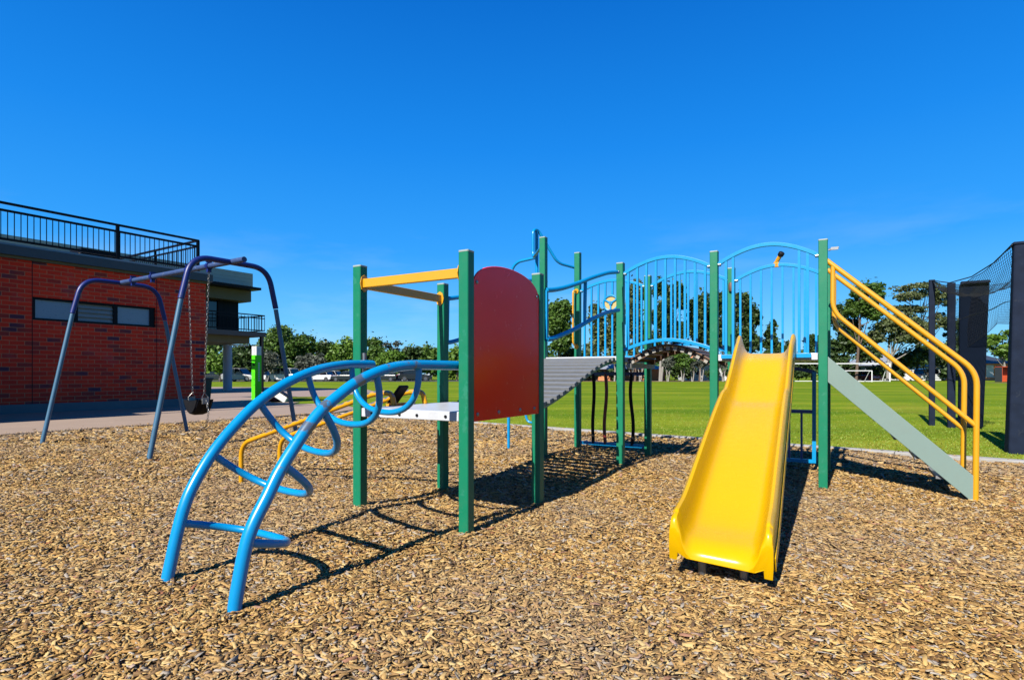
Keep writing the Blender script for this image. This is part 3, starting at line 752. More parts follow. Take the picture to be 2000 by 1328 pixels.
# stair on the right of the slide deck
v0 = VJ+.055
so_ = MB()
def stringer(uu, name='stair_stringer'):
    ta, tb = 1.455, .17
    poly = [PG(uu, v0-.01, 1.44), PG(uu, v0-.01, 1.16), PG(uu, v0+1.235, -.01), PG(uu, v0+1.26, .0), PG(uu, v0+1.26, .235)]
    k = MB(); k.prism(poly, U*.03); return k.build(name, M['sage'], PS, bev=.004)
s1 = stringer(UG-.015); s2 = stringer(UG+.66)
for i in range(6):
    t = (i+.7)/6.4; k = MB(); c = PG(UG+.34, v0+.02+1.14*t, 1.27-1.20*t); k.obox(c, V, U, ZV, .17, .63, .03); k.build('stair_tread', M['slat'], s1)
for uu in (UG+.0, UG+.70):
    k = MB(); up = fillet([PG(uu, v0-.03, 2.50), PG(uu, v0+1.275, 1.27), PG(uu, v0+1.262, -.12)], .14, 7); k.tube(up, .0265, 12); o = k.build('stair_handrail', M['yellow'], PS, smooth=True)
    k = MB(); fo = 0 if uu < UG+.1 else .09; lo = fillet([PG(uu, v0+.04, 2.44), PG(uu, v0+.035, 1.93-fo), PG(uu, v0+1.275, .73-fo)], .13, 7); k.tube(lo, .024, 12); k.build('lower_handrail', M['yellow'], o, smooth=True)
    k = MB(); k.lathe(PG(uu, v0+1.22, .13), [(.012, 0), (.012, .06)], 8, V); k.build('rail_bolt', M['steel'], o)

# ------------------------------------------------------------------ swing frame
L1, L2 = Vector((-8.17, 9.96, 0)), Vector((-6.85, 12.1, 0)); R1, R2 = Vector((-5.03, 7.93, 0)), Vector((-3.73, 10.0, 0))
SW = empty('swing_set', (L1+L2+R1+R2)/4, 'blue swing frame of two bent-pipe arches beside the path', 'swing frame')
cb0, cb1 = (L1+L2)/2, (R1+R2)/2; cbd = (cb1-cb0).normalized()
for a, b_ in ((L1, L2), (R1, R2)):
    d = (b_-a).normalized(); ln = (b_-a).length; sc_ = ln/2.46
    def sp(s, z): return a+d*(s*sc_)+ZV*z
    upper = fillet([sp(.445, 2.34), sp(.60, 2.985), sp(1.23, 2.99), sp(1.86, 2.985), sp(2.015, 2.34)], .42, 10)
    k = MB(); k.tube(upper, .043, 14); o = k.build('arch_pipe', M['swingdark'], SW, smooth=True)
    for q0, q1 in (((-.02, -.1), (.445, 2.33)), ((2.48, -.1), (2.015, 2.33))):
        k = MB(); k.tube([sp(*q0), sp(*q1)], .036, 14); k.build('leg', M['swingleg'], SW, smooth=True)
k = MB(); e0 = cb0-cbd*.03+ZV*3.0; e1 = cb1+cbd*.34+ZV*3.0
k.tube([e0, e1], .043, 14); k.build('crossbar', M['crossbar'], SW, smooth=True)
CLD = [.47, 1.22, 2.45, 3.09]
for dd in CLD:
    c = cb0+cbd*dd+ZV*3.0; k = MB(); k.lathe(c-cbd*.035, [(.057, 0), (.057, .07)], 14, cbd); k.obox(c-ZV*.075, cbd, cbd.cross(ZV), ZV, .05, .06, .05); k.obox(c+ZV*.07, cbd, cbd.cross(ZV), ZV, .03, .09, .03); k.build('hanger_clamp', M['swingdark'], SW)
# the hanging swing
sa, sb_ = cb0+cbd*CLD[2]+ZV*2.9, cb0+cbd*CLD[3]+ZV*2.9
mid = (sa+sb_)/2
SWG = empty('swing', Vector((mid.x, mid.y, .6)), 'black strap swing seat hanging on two chains from the blue frame', 'swing')
def chain(P, name, parent, pitch=.048, r=.0036):
    b = MB(); tot = 0; pos = 0
    for i in range(len(P)-1):
        a, c = P[i], P[i+1]; ln = (c-a).length; d = (c-a).normalized(); x = d.cross(Vector((.3, .9, .1))).normalized(); y = d.cross(x); n = int(ln/pitch)
        for j in range(n):
            m_ = a+d*((j+.5)*ln/n); s_ = x if j % 2 else y; pts = []
            for q in range(10):
                th = 2*math.pi*q/10; pts.append(m_+d*(.031*math.cos(th))+s_*(.0135*math.sin(th)))
            b.tube(pts, r, 5, closed=True)
    return b.build(name, M['chain'], parent)
ca, cc = mid-cbd*.18, mid+cbd*.18
za = .93
chain([sa, Vector((ca.x, ca.y, za))], 'chain', SWG); chain([sb_, Vector((cc.x, cc.y, za))], 'chain', SWG)
chain([Vector((cc.x, cc.y, .82))+cbd*.07, Vector((cc.x, cc.y, .62))+cbd*.13, Vector((cc.x, cc.y, .42))+cbd*.07], 'chain_tail', SWG)
b = MB(); fwd = cbd.cross(ZV).normalized(); vs = []; fsw = []
NN = 20
for i in range(NN+1):
    t = i/NN*2-1; x = t*.215; z = .59+.225*abs(t)**2.2
    wd = .13-.02*abs(t)
    for y, dz in ((-wd, .02), (-wd*.5, 0), (wd*.5, 0), (wd, .02)): vs.append(Vector((mid.x, mid.y, z+dz))+cbd*x+fwd*y)
for i in range(NN):
    for j in range(3): fsw.append((i*4+j, i*4+j+1, (i+1)*4+j+1, (i+1)*4+j))
n0 = len(vs); vs2 = [v-ZV*.018 for v in vs]; b.add(vs+vs2, fsw+[tuple(n0+q for q in f[::-1]) for f in fsw]+[(i*4, (i+1)*4, n0+(i+1)*4, n0+i*4) for i in range(NN)]+[(i*4+3, n0+i*4+3, n0+(i+1)*4+3, (i+1)*4+3) for i in range(NN)])
b.build('swing_seat', M['rubber'], SWG, smooth=True)
b = MB()
for sg in (-1, 1):                       # front and back panels of the bucket seat
    poly = [Vector((mid.x, mid.y, .605+.22*abs(t)**2.2))+cbd*(t*.207)+fwd*(sg*.125) for t in [i/12*2-1 for i in range(13)]]
    poly += [Vector((mid.x, mid.y, .83))+cbd*.207+fwd*(sg*.125), Vector((mid.x, mid.y, .80))+fwd*(sg*.125), Vector((mid.x, mid.y, .83))-cbd*.207+fwd*(sg*.125)]
    b.prism(poly, fwd*(.014*sg))
b.build('bucket_side', M['rubber'], SWG)
for sg, c in ((-1, ca), (1, cc)):
    c = Vector((c.x, c.y, .84))+cbd*(.035*sg)
    b = MB(); b.obox(c-ZV*.03, (cbd*.3+ZV*sg*.0-fwd*0).normalized(), fwd, ZV, .014, .11, .10); b.build('hanger_plate', M['plate'], SWG)
    b = MB(); tpt = c+ZV*.1-cbd*(.035*sg)
    b.tube([c+fwd*.06+ZV*.01, tpt, c-fwd*.06+ZV*.01], .008, 6); b.build('hanger_triangle', M['chain'], SWG)

# ------------------------------------------------------------------ brick clubhouse
BL = empty('clubhouse', WL(0, -2), 'red brick clubhouse with a flat roof terrace behind black railings', 'building')
ZT = 4.72
def wall_quads(name, kranges, d, mat, parent, dep=.25):
    """wall plane at distance d built of rectangles (k0,k1,z0,z1), with UVs in metres"""
    b = MB(); uv = []
    for k0, k1, z0, z1 in kranges:
        vs = [WL(k0, d, z0), WL(k1, d, z0), WL(k1, d, z1), WL(k0, d, z1), WL(k0, d-dep, z0), WL(k1, d-dep, z0), WL(k1, d-dep, z1), WL(k0, d-dep, z1)]
        b.add(vs, [(0, 1, 2, 3), (5, 4, 7, 6), (3, 2, 6, 7), (1, 0, 4, 5), (1, 5, 6, 2), (4, 0, 3, 7)])
        uv += [(k0, z0), (k1, z0), (k1, z1), (k0, z1), (k0+dep, z0), (k1+dep, z0), (k1+dep, z1), (k0+dep, z1)]
    return b.build(name, mat, parent, uvs=uv)
def wk(px):                              # wall coordinate under a photo column
    q = (px-CX)/F; return (W0.x-q*W0.y)/(q*WD.y-WD.x)
KW0, KW1 = wk(64), wk(304); KE = wk(402)
wy = lambda px: (W0+WD*wk(px)).y
ZW0, ZW1 = HC+(HY-632)/F*wy(180), HC+(HY-590)/F*wy(180)
wall_quads('brick_wall', [(-2.2, KW0-.0, .3, ZT), (KW0, KW1, .3, ZW0), (KW0, KW1, ZW1, ZT), (KW1, KE, .3, ZT)], 0, M['brick'], BL)
# end wall and depth of the block
b = MB(); DB = 2.5
vs = [WL(KE, -.25, .3), WL(KE, -DB, .3), WL(KE, -DB, ZT), WL(KE, -.25, ZT)]; b.prism(vs, WD*-.2)
b.build('end_wall', M['brick'], BL, uvs=[(.25, .3), (DB, .3), (DB, ZT), (.25, ZT)]*2)
b = MB(); b.obox(WL((KE-2.2)/2, -1.6, 2.4), WD, WN, ZV, KE+1.7, 1.8, 4.5); b.build('rear_mass', M['plinth'], BL)
b = MB(); b.obox(WL((KE-2.2)/2, -.10, .15), WD, WN, ZV, KE+2.2+.06, .31, .34); b.build('plinth', M['plinth'], BL)
b = MB()
for px in (63, 306): b.obox(WL(wk(px), .0, (.3+ZT)/2), WD, WN, ZV, .02, .008, ZT-.3)
b.build('control_joint', M['black'], BL)
b = MB(); b.obox(WL((KE-2.2)/2, .03, ZT+.04), WD, WN, ZV, KE+2.4, .16, .08); b.build('eave_trim', M['cream'], BL)
b = MB(); b.obox(WL((KE-2.2)/2, .08, ZT+.22), WD, WN, ZV, KE+2.5, .3, .28); b.build('fascia', M['fascia'], BL)
b = MB(); b.obox(WL((KE-2.2)/2, -1.25, ZT+.40), WD, WN, ZV, KE+2.5, 2.7, .08); b.build('roof', M['roofpale'], BL)
# window strip
b = MB(); fd = -.10
zc = (ZW0+ZW1)/2; wl = KW1-KW0
fr_ = MB()
for z in (ZW0+.035, ZW1-.035): fr_.obox(WL((KW0+KW1)/2, fd, z), WD, WN, ZV, wl, .10, .07)
cuts = [KW0+.035, wk(148), wk(228), KW1-.035]
for k_ in (KW0+.04, wk(149)+0, wk(227), KW1-.10): fr_.obox(WL(k_, fd, zc), WD, WN, ZV, .13 if k_ > KW0+.1 else .07, .104, ZW1-ZW0-.14)
wo = fr_.build('window_strip', M['black'], BL)
panes = [(KW0+.07, wk(149)-.06), (wk(149)+.06, wk(227)-.06), (wk(227)+.06, KW1-.16)]
for i, (a, c) in enumerate(panes):
    k = MB()
    if i == 1:
        for j in range(4): k.obox(WL((a+c)/2, fd-.02, ZW0+.07+(j+.5)*(ZW1-ZW0-.14)/4), WD, (WN*.9+ZV*.35).normalized(), (ZV*.9-WN*.35).normalized(), c-a, .012, (ZW1-ZW0-.14)/4+.02)
        k.build('louvre_pane', M['louvre'], wo)
    else:
        k.obox(WL((a+c)/2, fd-.02, zc), WD, WN, ZV, c-a, .02, ZW1-ZW0-.14); k.build('window_pane', M['frost'], wo)
# terrace railing
zr0 = ZT+.44; zr1 = 6.36
KR = wk(388); kp = wk(231)
ro = MB(); ro.bar(WL(-2.4, -.05, zr1), WL(KR+.04, -.05, zr1), .07, .07); rlo = ro.build('terrace_railing', M['black'], BL)
for z in (zr1-.22, zr0+.12):
    k = MB(); k.bar(WL(-2.4, -.05, z), WL(KR, -.05, z), .05, .07); k.build('rail', M['black'], rlo)
for k_ in (kp, KR):
    k = MB(); k.bar(WL(k_, -.05, zr0-.15), WL(k_, -.05, zr1), .09, .09); k.build('railing_post', M['black'], rlo)
kk = KR-.135
while kk > -1.6:
    k = MB(); k.bar(WL(kk, -.05, zr0+.12), WL(kk, -.05, zr1-.22), .02, .02); k.build('baluster', M['black'], rlo); kk -= .135*1.18 if True else 0
ro = MB(); ro.bar(WL(KR, -.09, zr1), WL(KR, -6.6, zr1), .07, .07); r2 = ro.build('return_railing', M['black'], BL)
for z in (zr1-.22, zr0+.12):
    k = MB(); k.bar(WL(KR, -.1, z), WL(KR, -6.6, z), .05, .06); k.build('rail', M['black'], r2)
k = MB(); k.bar(WL(KR, -2.6, ZT+.3), WL(KR, -6.7, ZT+.3), .16, .2); k.bar(WL(KR, -6.5, 0), WL(KR, -6.5, ZT+.2), .16, .16); k.build('terrace_beam', M['fascia'], BL)
for d in (-3.3, -6.6):
    k = MB(); k.bar(WL(KR, d, zr0), WL(KR, d, zr1), .07, .07); k.build('railing_post', M['black'], r2)
for i in range(1, 38):
    k = MB(); k.bar(WL(KR, -.09-6.5*i/38, zr0+.12), WL(KR, -.09-6.5*i/38, zr1-.22), .018, .018); k.build('baluster', M['black'], r2)
k = MB(); k.obox(WL(wk(212), -1.1, zr0+.17), WD, WN, ZV, 1.1, .9, .34); k.build('roof_unit', M['black'], BL)
k = MB(); k.prism([WL(wk(160), -.7, zr0+.02), WL(wk(190), -.7, zr0+.02), WL(wk(196), -.7, zr0+.32), WL(wk(190), -.7, zr0+.32)], WN*-1.0); k.build('roof_ramp', M['tan'], BL)
# unseen wing and rail added past the left edge, shaped to shade the path
b = MB(); uvw = []
b.obox(WL(-9.0, 1.45, 4.6), WD, WN, ZV, 13.6, 3.0, 9.2); b.obox(WL(-9.0, 3.5, 1.9), WD, WN, ZV, 13.6, 1.1, 3.8)
b.build('added_shade_wing', M['siding'], BL)
b = MB(); b.bar(WL(-15, 3.75, 8.8), WL(-2.3, 3.75, 8.8), .16, .14)
for k_ in (-14, -10, -6, -2.5): b.bar(WL(k_, 2.9, 8.75), WL(k_, 3.75, 8.75), .08, .08)
b.build('added_shade_rail', M['black'], BL)

# two-storey rear block
SB = -14.0
RB = empty('pavilion', WL(14, SB-4), 'two storey pavilion with grey boards, dark glass and a corner balcony behind the clubhouse', 'building')
kr = 17.2
b = MB(); b.obox(WL(kr/2-12, SB-5, 7.5), WD, WN, ZV, kr+24, 10, 1.12); b.build('parapet', M['siding'], RB)
b = MB(); b.obox(WL(kr/2-12-.05, SB-5.06, 6.53), WD, WN, ZV, kr+24, 9.9, .78); b.build('cream_band', M['cream'], RB)
b = MB(); b.obox(WL(12.0, SB+.52, 6.93), WD, WN, ZV, 10.3, 1.03, .16); b.build('awning', M['black'], RB)
b = MB(); b.obox(WL(kr/2-12.4, SB-5.5, 5.1), WD, WN, ZV, kr+23.6, 8.8, 2.1); b.build('glazed_wall', M['darkglass'], RB)
b = MB()
for px in (437, 463): 
    q = (px-CX)/F; P0 = WL(0, SB-1.05); kx = (P0.x-q*P0.y)/(q*WD.y-WD.x); b.obox(WL(kx, SB-1.05, 5.1), WD, WN, ZV, .12, .12, 2.1)
b.obox(WL(kr-1.2, SB-2.6, 5.1), WD, WN, ZV, 1.3, 3.2, 2.1)
b.build('mullion', M['black'], RB)
b = MB(); b.obox(WL(kr/2-12, SB-4.5, 3.88), WD, WN, ZV, kr+24.4, 11.3, .3); b.build('balcony_slab', M['slab'], RB)
b = MB(); b.obox(WL(kr/2-12.5, SB-4.6, 3.5), WD, WN, ZV, kr+24, 10, .44); b.build('slab_beam', M['cream'], RB)
b = MB(); b.bar(WL(2, SB+1.1, 5.15), WL(kr+.15, SB+1.1, 5.15), .06, .07); bo = b.build('balcony_railing', M['black'], RB)
k = MB(); k.bar(WL(2, SB+1.1, 4.15), WL(kr+.15, SB+1.1, 4.15), .05, .06); k.bar(WL(2, SB+1.1, 4.95), WL(kr+.15, SB+1.1, 4.95), .05, .06); k.build('rail', M['black'], bo)
k = MB(); k.bar(WL(kr+.15, SB+1.1, 5.15), WL(kr+.15, SB-9, 5.15), .06, .07); k.bar(WL(kr+.15, SB+1.1, 4.15), WL(kr+.15, SB-9, 4.15), .05, .06); k.build('side_rail', M['black'], bo)
for i in range(46):
    k = MB(); q = WL(kr+.15-.24*i, SB+1.1, 4.1); k.bar(q, q+ZV*.98, .028, .028); k.build('baluster', M['black'], bo)
for i in range(1, 30):
    k = MB(); q = WL(kr+.15, SB+1.1-.3*i, 4.1); k.bar(q, q+ZV*1.02, .028, .028); k.build('baluster', M['black'], bo)
c = at(444.5, 700, 41.5); k = MB(); k.lathe((c.x, c.y, -.05), [(.30, 0), (.30, 3.4)], 24); k.build('column', M['column'], RB, smooth=True)
c = at(511, 700, 38.5); k = MB(); k.box((c.x, c.y, 1.85), .2, .2, 3.8); k.build('corner_post', M['black'], RB)
c = at(466, 668, 40); k = MB(); k.obox((c.x, c.y, 3.24), WD, WN, ZV, 1.3, .3, .07); k.build('soffit_light', M['white'], RB)

# lime info pillar
gp = gnd(501, 781, .02); ip = empty('info_pillar', gp, 'lime green information pillar with a white cap on the lawn edge', 'sign')
a1 = R(28); IX, IY = Vector((math.cos(a1), -math.sin(a1), 0)), Vector((math.sin(a1), math.cos(a1), 0))
k = MB(); k.obox(gp+ZV*1.05, IX, IY, ZV, .34, .28, 2.1); k.build('pillar_body', M['lime'], ip, bev=.01)
k = MB(); k.obox(gp+ZV*2.31, IX, IY, ZV, .34, .28, .42); co = k.build('pillar_cap', M['white'], ip, bev=.01)
k = MB()                                  # small sail-like emblem, symbols and lines of text
for face, nrm, wd in ((gp-IY*.142, -IY, IX), (gp+IX*.172, IX, IY)):
    c = face+ZV*2.33; k.prism([c-wd*.03, c+wd*.035, c+wd*.01+ZV*.11], nrm*.004)
    k.prism([c-wd*.05-ZV*.06, c+wd*.05-ZV*.06, c+wd*.05-ZV*.04, c-wd*.05-ZV*.04], nrm*.004)
k.build('emblem', M['column'], co)
k = MB(); c = gp-IY*.142+ZV*1.65
k.obox(c-IX*.03, IX, ZV, IY, .10, .09, .006); k.prism([c+IX*.03-ZV*.02, c+IX*.075-ZV*.045, c+IX*.075+ZV*.03, c+IX*.03+ZV*.01], -IY*.004); k.build('camera_symbol', M['black'], ip)
k = MB()
for z, w in ((1.28, .12), (1.2, .15), (1.12, .11), (1.0, .13), (.93, .14), (.82, .12), (.7, .13)): k.obox(gp-IY*.142+ZV*z-IX*(.02), IX, IY, ZV, w, .005, .025)
k.build('text_line', pm('sign_ink', (.03, .25, .01), .5), ip)
def words(txt, size, o, xd, zd, mat, name, parent):
    cu = bpy.data.curves.new(name, 'FONT'); cu.body = txt; cu.size = size; cu.extrude = .003; cu.align_x = 'CENTER'
    ob = bpy.data.objects.new(name, cu); COL.objects.link(ob)
    yd = Vector(zd).cross(Vector(xd)); n = Vector(xd).cross(Vector(zd))
    ob.parent = parent; ob.matrix_local = Matrix.Translation(Vector(o)-root_loc(parent)) @ Matrix((xd, zd, n)).transposed().to_4x4()
    ob.data.materials.append(mat); return ob
k = MB()
for i in range(9): k.obox(gp+IX*.172+ZV*(1.72-.1*i), IX, IY, ZV, .006, .10, .06)
k.build('side_lettering', M['white'], ip)

# wheelie bin by the corner
bp = at(395, 771, 24.0); bp.z = .05
bi = empty('wheelie_bin', bp, 'dark green wheelie bin standing at the corner of the brick wall', 'bin')
k = MB(); k.add([bp+WD*x*.26*s+WN*y*.3*s+ZV*z for z, s in ((.08, .82), (.95, 1)) for x, y in ((-1, -1), (1, -1), (1, 1), (-1, 1))], [(3, 2, 1, 0), (4, 5, 6, 7), (0, 1, 5, 4), (1, 2, 6, 5), (2, 3, 7, 6), (3, 0, 4, 7)]); k.build('bin_body', M['bin'], bi, bev=.02)
k = MB(); k.obox(bp+ZV*1.0, WD, WN, ZV, .6, .68, .07); k.build('bin_lid', M['bin'], bi, bev=.02)
for s_ in (-1, 1):
    k = MB(); k.lathe(bp+WD*(.2*s_)-WN*.24+ZV*.1, [(.1, -.03), (.1, .03)], 14, WD); k.build('bin_wheel', M['tyre'], bi)

# bags left on the lawn
g1 = gnd(536, 784, .02); k = MB(); rr = random.Random(3)
def blob(mb, c, rx, ry, rz, n=10):
    vs = []
    for i in range(n+1):
        th = math.pi*i/n
        for j in range(12):
            ph = 2*math.pi*j/12; q = 1+.14*math.sin(3*ph+5*th)
            vs.append(Vector(c)+Vector((rx*q*math.sin(th)*math.cos(ph), ry*q*math.sin(th)*math.sin(ph), rz*math.cos(th))))
    mb.add(vs, [(i*12+j, i*12+(j+1) % 12, (i+1)*12+(j+1) % 12, (i+1)*12+j) for i in range(n) for j in range(12)])
bg = empty('sports_bag', g1, 'red and black sports bag dropped on the grass by the pillar', 'bag')
k = MB(); blob(k, g1+ZV*.12, .42, .2, .14); k.build('bag_body', M['bagred'], bg, smooth=True)
k = MB(); blob(k, g1+Vector((.15, .05, .2)), .3, .15, .12); k.build('bag_flap', M['black'], bg, smooth=True)
g2 = gnd(548, 786, .02); cx_ = empty('equipment_case', g2, 'white and black equipment case lying tilted on the lawn', 'case')
d1 = Vector((.83, -.1, -.5)).normalized(); d2 = Vector((.1, .99, 0)).normalized(); d3 = d1.cross(d2).normalized(); d3 = d3 if d3.z > 0 else -d3
k = MB(); k.obox(g2+Vector((0, 0, .28)), d1, d2, d3, .72, .3, .28); k.build('case_body', M['white'], cx_, bev=.03)
k = MB(); k.obox(g2+Vector((0, 0, .28))+d3*.16, d1, d2, d3, .74, .32, .06); k.build('case_lid', M['black'], cx_, bev=.02)
k = MB(); k.lathe(g2+Vector((.38, 0, .1)), [(.05, 0), (.05, .1), (.03, .12), (.03, .26)], 10, d1); k.build('case_handle', M['white'], cx_)

# ------------------------------------------------------------------ cricket cage at right
GZ = -.09
def gpt(px, py): return gnd(px, py, GZ)
tpost = gpt(1820, 830); CG = None
def netpost(P, w, top, label):
    k = MB(); k.obox((P.x, P.y, (GZ-.1+top)/2), U, V, ZV, w, w, top-GZ+.1, .012); o = k.build('net_post', M['padpost'])
    tag(o, label, 'post', 'posts of the cricket net'); return o
t1 = HC+(HY-547)/F*tpost.y
o = netpost(tpost, .13, t1, 'slim black steel post behind the stair handrails, left end of the cricket net')
pp_ = gpt(1858, 834.5); t2 = HC+(HY-553)/F*pp_.y
PADE = empty('padded_screen', pp_, 'tall dark padded screen on a post inside the cricket net', 'padded screen')
k = MB(); k.obox((pp_.x, pp_.y, (GZ-.1+t2)/2), U, V, ZV, .14, .16, t2-GZ+.1, .012); k.build('screen_post', M['padpost'], PADE)
q0 = pp_+Vector((.10, -.1, 0)); q1 = gpt(1921, 837)
e = (q1-q0).normalized()
k = MB(); k.prism([q0+ZV*.02, q1+ZV*.02, q1+e*.12+ZV*(t2-.05-GZ), q0+e*.03+ZV*(t2-.05-GZ)], e.cross(ZV)*-.14); k.build('screen_pad', M['pad'], PADE, bev=.03)
k = MB(); k.sweep_rect([q0+e*.05+ZV*(t2-.02-GZ), q1+e*.12+ZV*(t2-.02-GZ)], e.cross(ZV), .17, .06); k.build('pad_top_seam', M['padpost'], PADE)
bp0 = gpt(1988, 884); bt = HC+(HY-478)/F*bp0.y
BPE = empty('padded_post', bp0, 'thick black padded post at the right edge of the photo', 'padded post')
k = MB()
def taper(mb, c, w0, w1, z0, z1, ax=U, ay=V):
    mb.add([c+ax*(x*w/2)+ay*(y*w/2)+ZV*(z-c.z) for z, w in ((z0, w0), (z1, w1)) for x, y in ((-1, -1), (1, -1), (1, 1), (-1, 1))], [(3, 2, 1, 0), (4, 5, 6, 7), (0, 1, 5, 4), (1, 2, 6, 5), (2, 3, 7, 6), (3, 0, 4, 7)])
taper(k, Vector((bp0.x+.02, bp0.y, 0)), .34, .16, GZ-.05, bt); k.build('post_pad', M['padpost'], BPE, bev=.03)
c2 = bp0+Vector((.36, .02, 0)); k = MB(); taper(k, Vector((c2.x, c2.y, 0)), .36, .24, GZ-.05, bt-.05); k.build('post_pad', M['pad'], BPE, bev=.03)
k = MB(); k.obox((bp0.x+.03, bp0.y, bt+.015), U, V, ZV, .2, .2, .05); k.build('post_cap', M['padpost'], BPE, bev=.015)
def netmesh(name, fn, nu, nv, r=.0055):
    b = MB()
    for i in range(nu+1): b.tube([fn(i/nu, j/nv) for j in range(nv+1)], r*(2.2 if i in (0, nu) else 1), 3, caps=False)
    for j in range(nv+1): b.tube([fn(i/nu, j/nv) for i in range(nu+1)], r*(2.2 if j in (0, nv) else 1), 3, caps=False)
    return b
nA = Vector((tpost.x, tpost.y, t1-.03)); nB = Vector((bp0.x-.1, bp0.y, bt-.02)); nC = at(1850, 561, pp_.y+.3); nD = at(1993, 550, bp0.y+3.4)
def roofnet(a, b):
    p = nA.lerp(nB, a); q = nC.lerp(nD, a); sag = -.34*math.sin(math.pi*a)*(1-.3*b)
    r_ = p.lerp(q, b); return r_+ZV*(sag-.14*math.sin(math.pi*b)+.015*math.sin(23*a+17*b))
NET = empty('cricket_net', bp0+Vector((0, 2, 2)), 'sagging black net strung from the padded post across to the slim post', 'net')
netmesh('x', roofnet, 58, 24, .004).build('roof_net', M['net'], NET)
sC, sD = at(1866, 561, pp_.y+.25), at(1996, 548, bp0.y+3.0)
def sidenet(a, b):
    t = sC.lerp(sD, a); z = t.z-(t.z-(HC+(HY-(700-68*min(1, a*1.6)))/F*t.y))*b
    return Vector((t.x+.05*math.sin(7*a+4*b), t.y+.07*math.sin(5*a+3*b), z-.05*math.sin(math.pi*a)*(1-b)))
netmesh('x', sidenet, 48, 24, .0032).build('side_net', M['net'], NET)
k = MB(); k.tube([nA+ZV*.02, nA.lerp(nB, .3)-ZV*.22, nA.lerp(nB, .6)-ZV*.27, nA.lerp(nB, .85)-ZV*.16, nB+ZV*.02], .012, 5)
k.tube(smooth_path([at(1866, 627, 13.0), at(1900, 615, 12.6), at(1935, 605, 12), at(1965, 590, 11.5), at(1999, 588, 11)], 5), .009, 5); k.build('net_rope', M['net'], NET)

# ------------------------------------------------------------------ goals on the field
def goal(x0, x1, yt, yb, Y, label, w=.1):
    a, b_ = at(x0, yb, Y), at(x1, yb, Y); z0 = 0; zt = HC+(HY-yt)/F*Y; g = empty('goal', (a+b_)/2, label, 'goal')
    g.location.z = z0
    k = MB(); k.bar((a.x, Y, zt), (b_.x, Y, zt), w, w); k.build('crossbar', M['white'], g)
    for p in (a, b_):
        k = MB(); k.bar((p.x, Y, z0), (p.x, Y, zt), w, w); k.build('goal_post', M['white'], g)
        k = MB(); k.tube([(p.x, Y, zt*.98), (p.x, Y+.6, zt*.95), (p.x, Y+1.9, .05)], w*.35, 6); k.tube([(p.x, Y, .05), (p.x, Y+1.9, .05)], w*.35, 6); k.build('stay', M['white'], g)
    k = MB(); k.bar((a.x, Y+1.9, .06), (b_.x, Y+1.9, .06), w*.7, w*.7); k.build('ground_bar', M['white'], g)
goal(1548, 1738, 710, 745, 92, 'large white goal frame on the far side of the field', .17)
goal(1640, 1703, 724, 746, 88, 'small white goal standing in front of the red car', .13)

# ------------------------------------------------------------------ cars
def car(px, Y, ang, paint, label, kind='hatch', z=.03, sc=1.0):
    p = at(px, 745, Y); p.z = z
    e = empty('parked_car', p, label, 'car', 'cars parked beyond the field')
    a = R(ang); dx, dy = Vector((math.cos(a), math.sin(a), 0)), Vector((-math.sin(a), math.cos(a), 0))
    suv = kind == 'suv'; L, Wd, H = (4.9, 1.9, 1.85) if suv else (4.5, 1.8, 1.5)
    L, Wd, H = L*1.15*sc, Wd*1.15*sc, H*1.15*sc
    hb = .52 if suv else .56
    def pt(x, y, zz): return p+dx*(x*L/2)+dy*(y*Wd/2)+ZV*(zz*H)
    low = [(-1, .2), (-.98, hb*.98), (-.9, hb+.04), (.36, hb+.03), (.86, hb-.06), (1, hb-.2), (1, .2), (.8, .13), (-.8, .13)]
    k = MB(); k.prism([pt(x, -1, zz) for x, zz in low], dy*Wd)
    k.build('car_body', M[paint], e, bev=.08)
    cab = [(-.93 if suv else -.82, hb+.02), (-.84 if suv else -.6, .96), (-.7 if suv else -.45, 1), (.05, 1), (.18, .96), (.44, hb+.02)]
    k = MB(); k.prism([pt(x, -.88, zz) for x, zz in cab[1:5]]+[pt(.18+.0, -.88, .93), pt(-.84 if suv else -.6, -.88, .93)], dy*(Wd*.88)); k.build('car_roof', M[paint], e)
    k = MB(); k.prism([pt(x*.985, -.9, zz-.02) for x, zz in cab], dy*(Wd*.9)); k.build('car_window', M['darkglass'], e, bev=.03)
    for x in (-.88 if suv else -.72, -.18, .3):
        k = MB()
        for s_ in (-.91, .91): k.bar(pt(x*.97, s_, hb), pt((x*.8 if x < 0 else .12), s_*.99, .97), .07, .05)
        k.build('car_pillar', M[paint], e)
    for x in (-.62, .62):
        for s_ in (-.93, .93):
            c = pt(x, s_, .2); r_ = .2*H; k = MB(); k.lathe(c-dy*.1, [(r_, 0), (r_, .2)], 16, dy); w = k.build('wheel', M['tyre'], e)
            k = MB(); k.lathe(c-dy*.112, [(r_*.62, 0), (r_*.62, .224)], 12, dy); k.build('rim', M['rim'], w)
    for s_ in (-.7, .7):
        k = MB(); k.obox(pt(1.0, s_, hb-.1), dx, dy, ZV, .05, .3, .16); k.build('headlight', M['white'], e)
        k = MB(); k.obox(pt(-1.0, s_, hb), dx, dy, ZV, .05, .22, .2); k.build('tail_light', M['carred'], e)
    return e
car(421, 94, 170, 'carblack', 'dark car parked left of the round pavilion column')
car(470, 92, -8, 'carsilver', 'silver four wheel drive parked between the column and the lime pillar', 'suv')
car(503, 97, 172, 'carblue', 'dark blue car parked behind the lime pillar')
car(550, 92, 168, 'carwhite', 'white four wheel drive seen just right of the lime pillar', 'suv')
car(583, 97, -8, 'carblue', 'slate blue car behind the thin swing leg')
car(626, 97, 168, 'carwhite', 'white hatchback seen under the arched blue climber, with a second white car to its right')
car(655, 99, -12, 'carwhite', 'white sedan between another white car and a black one')
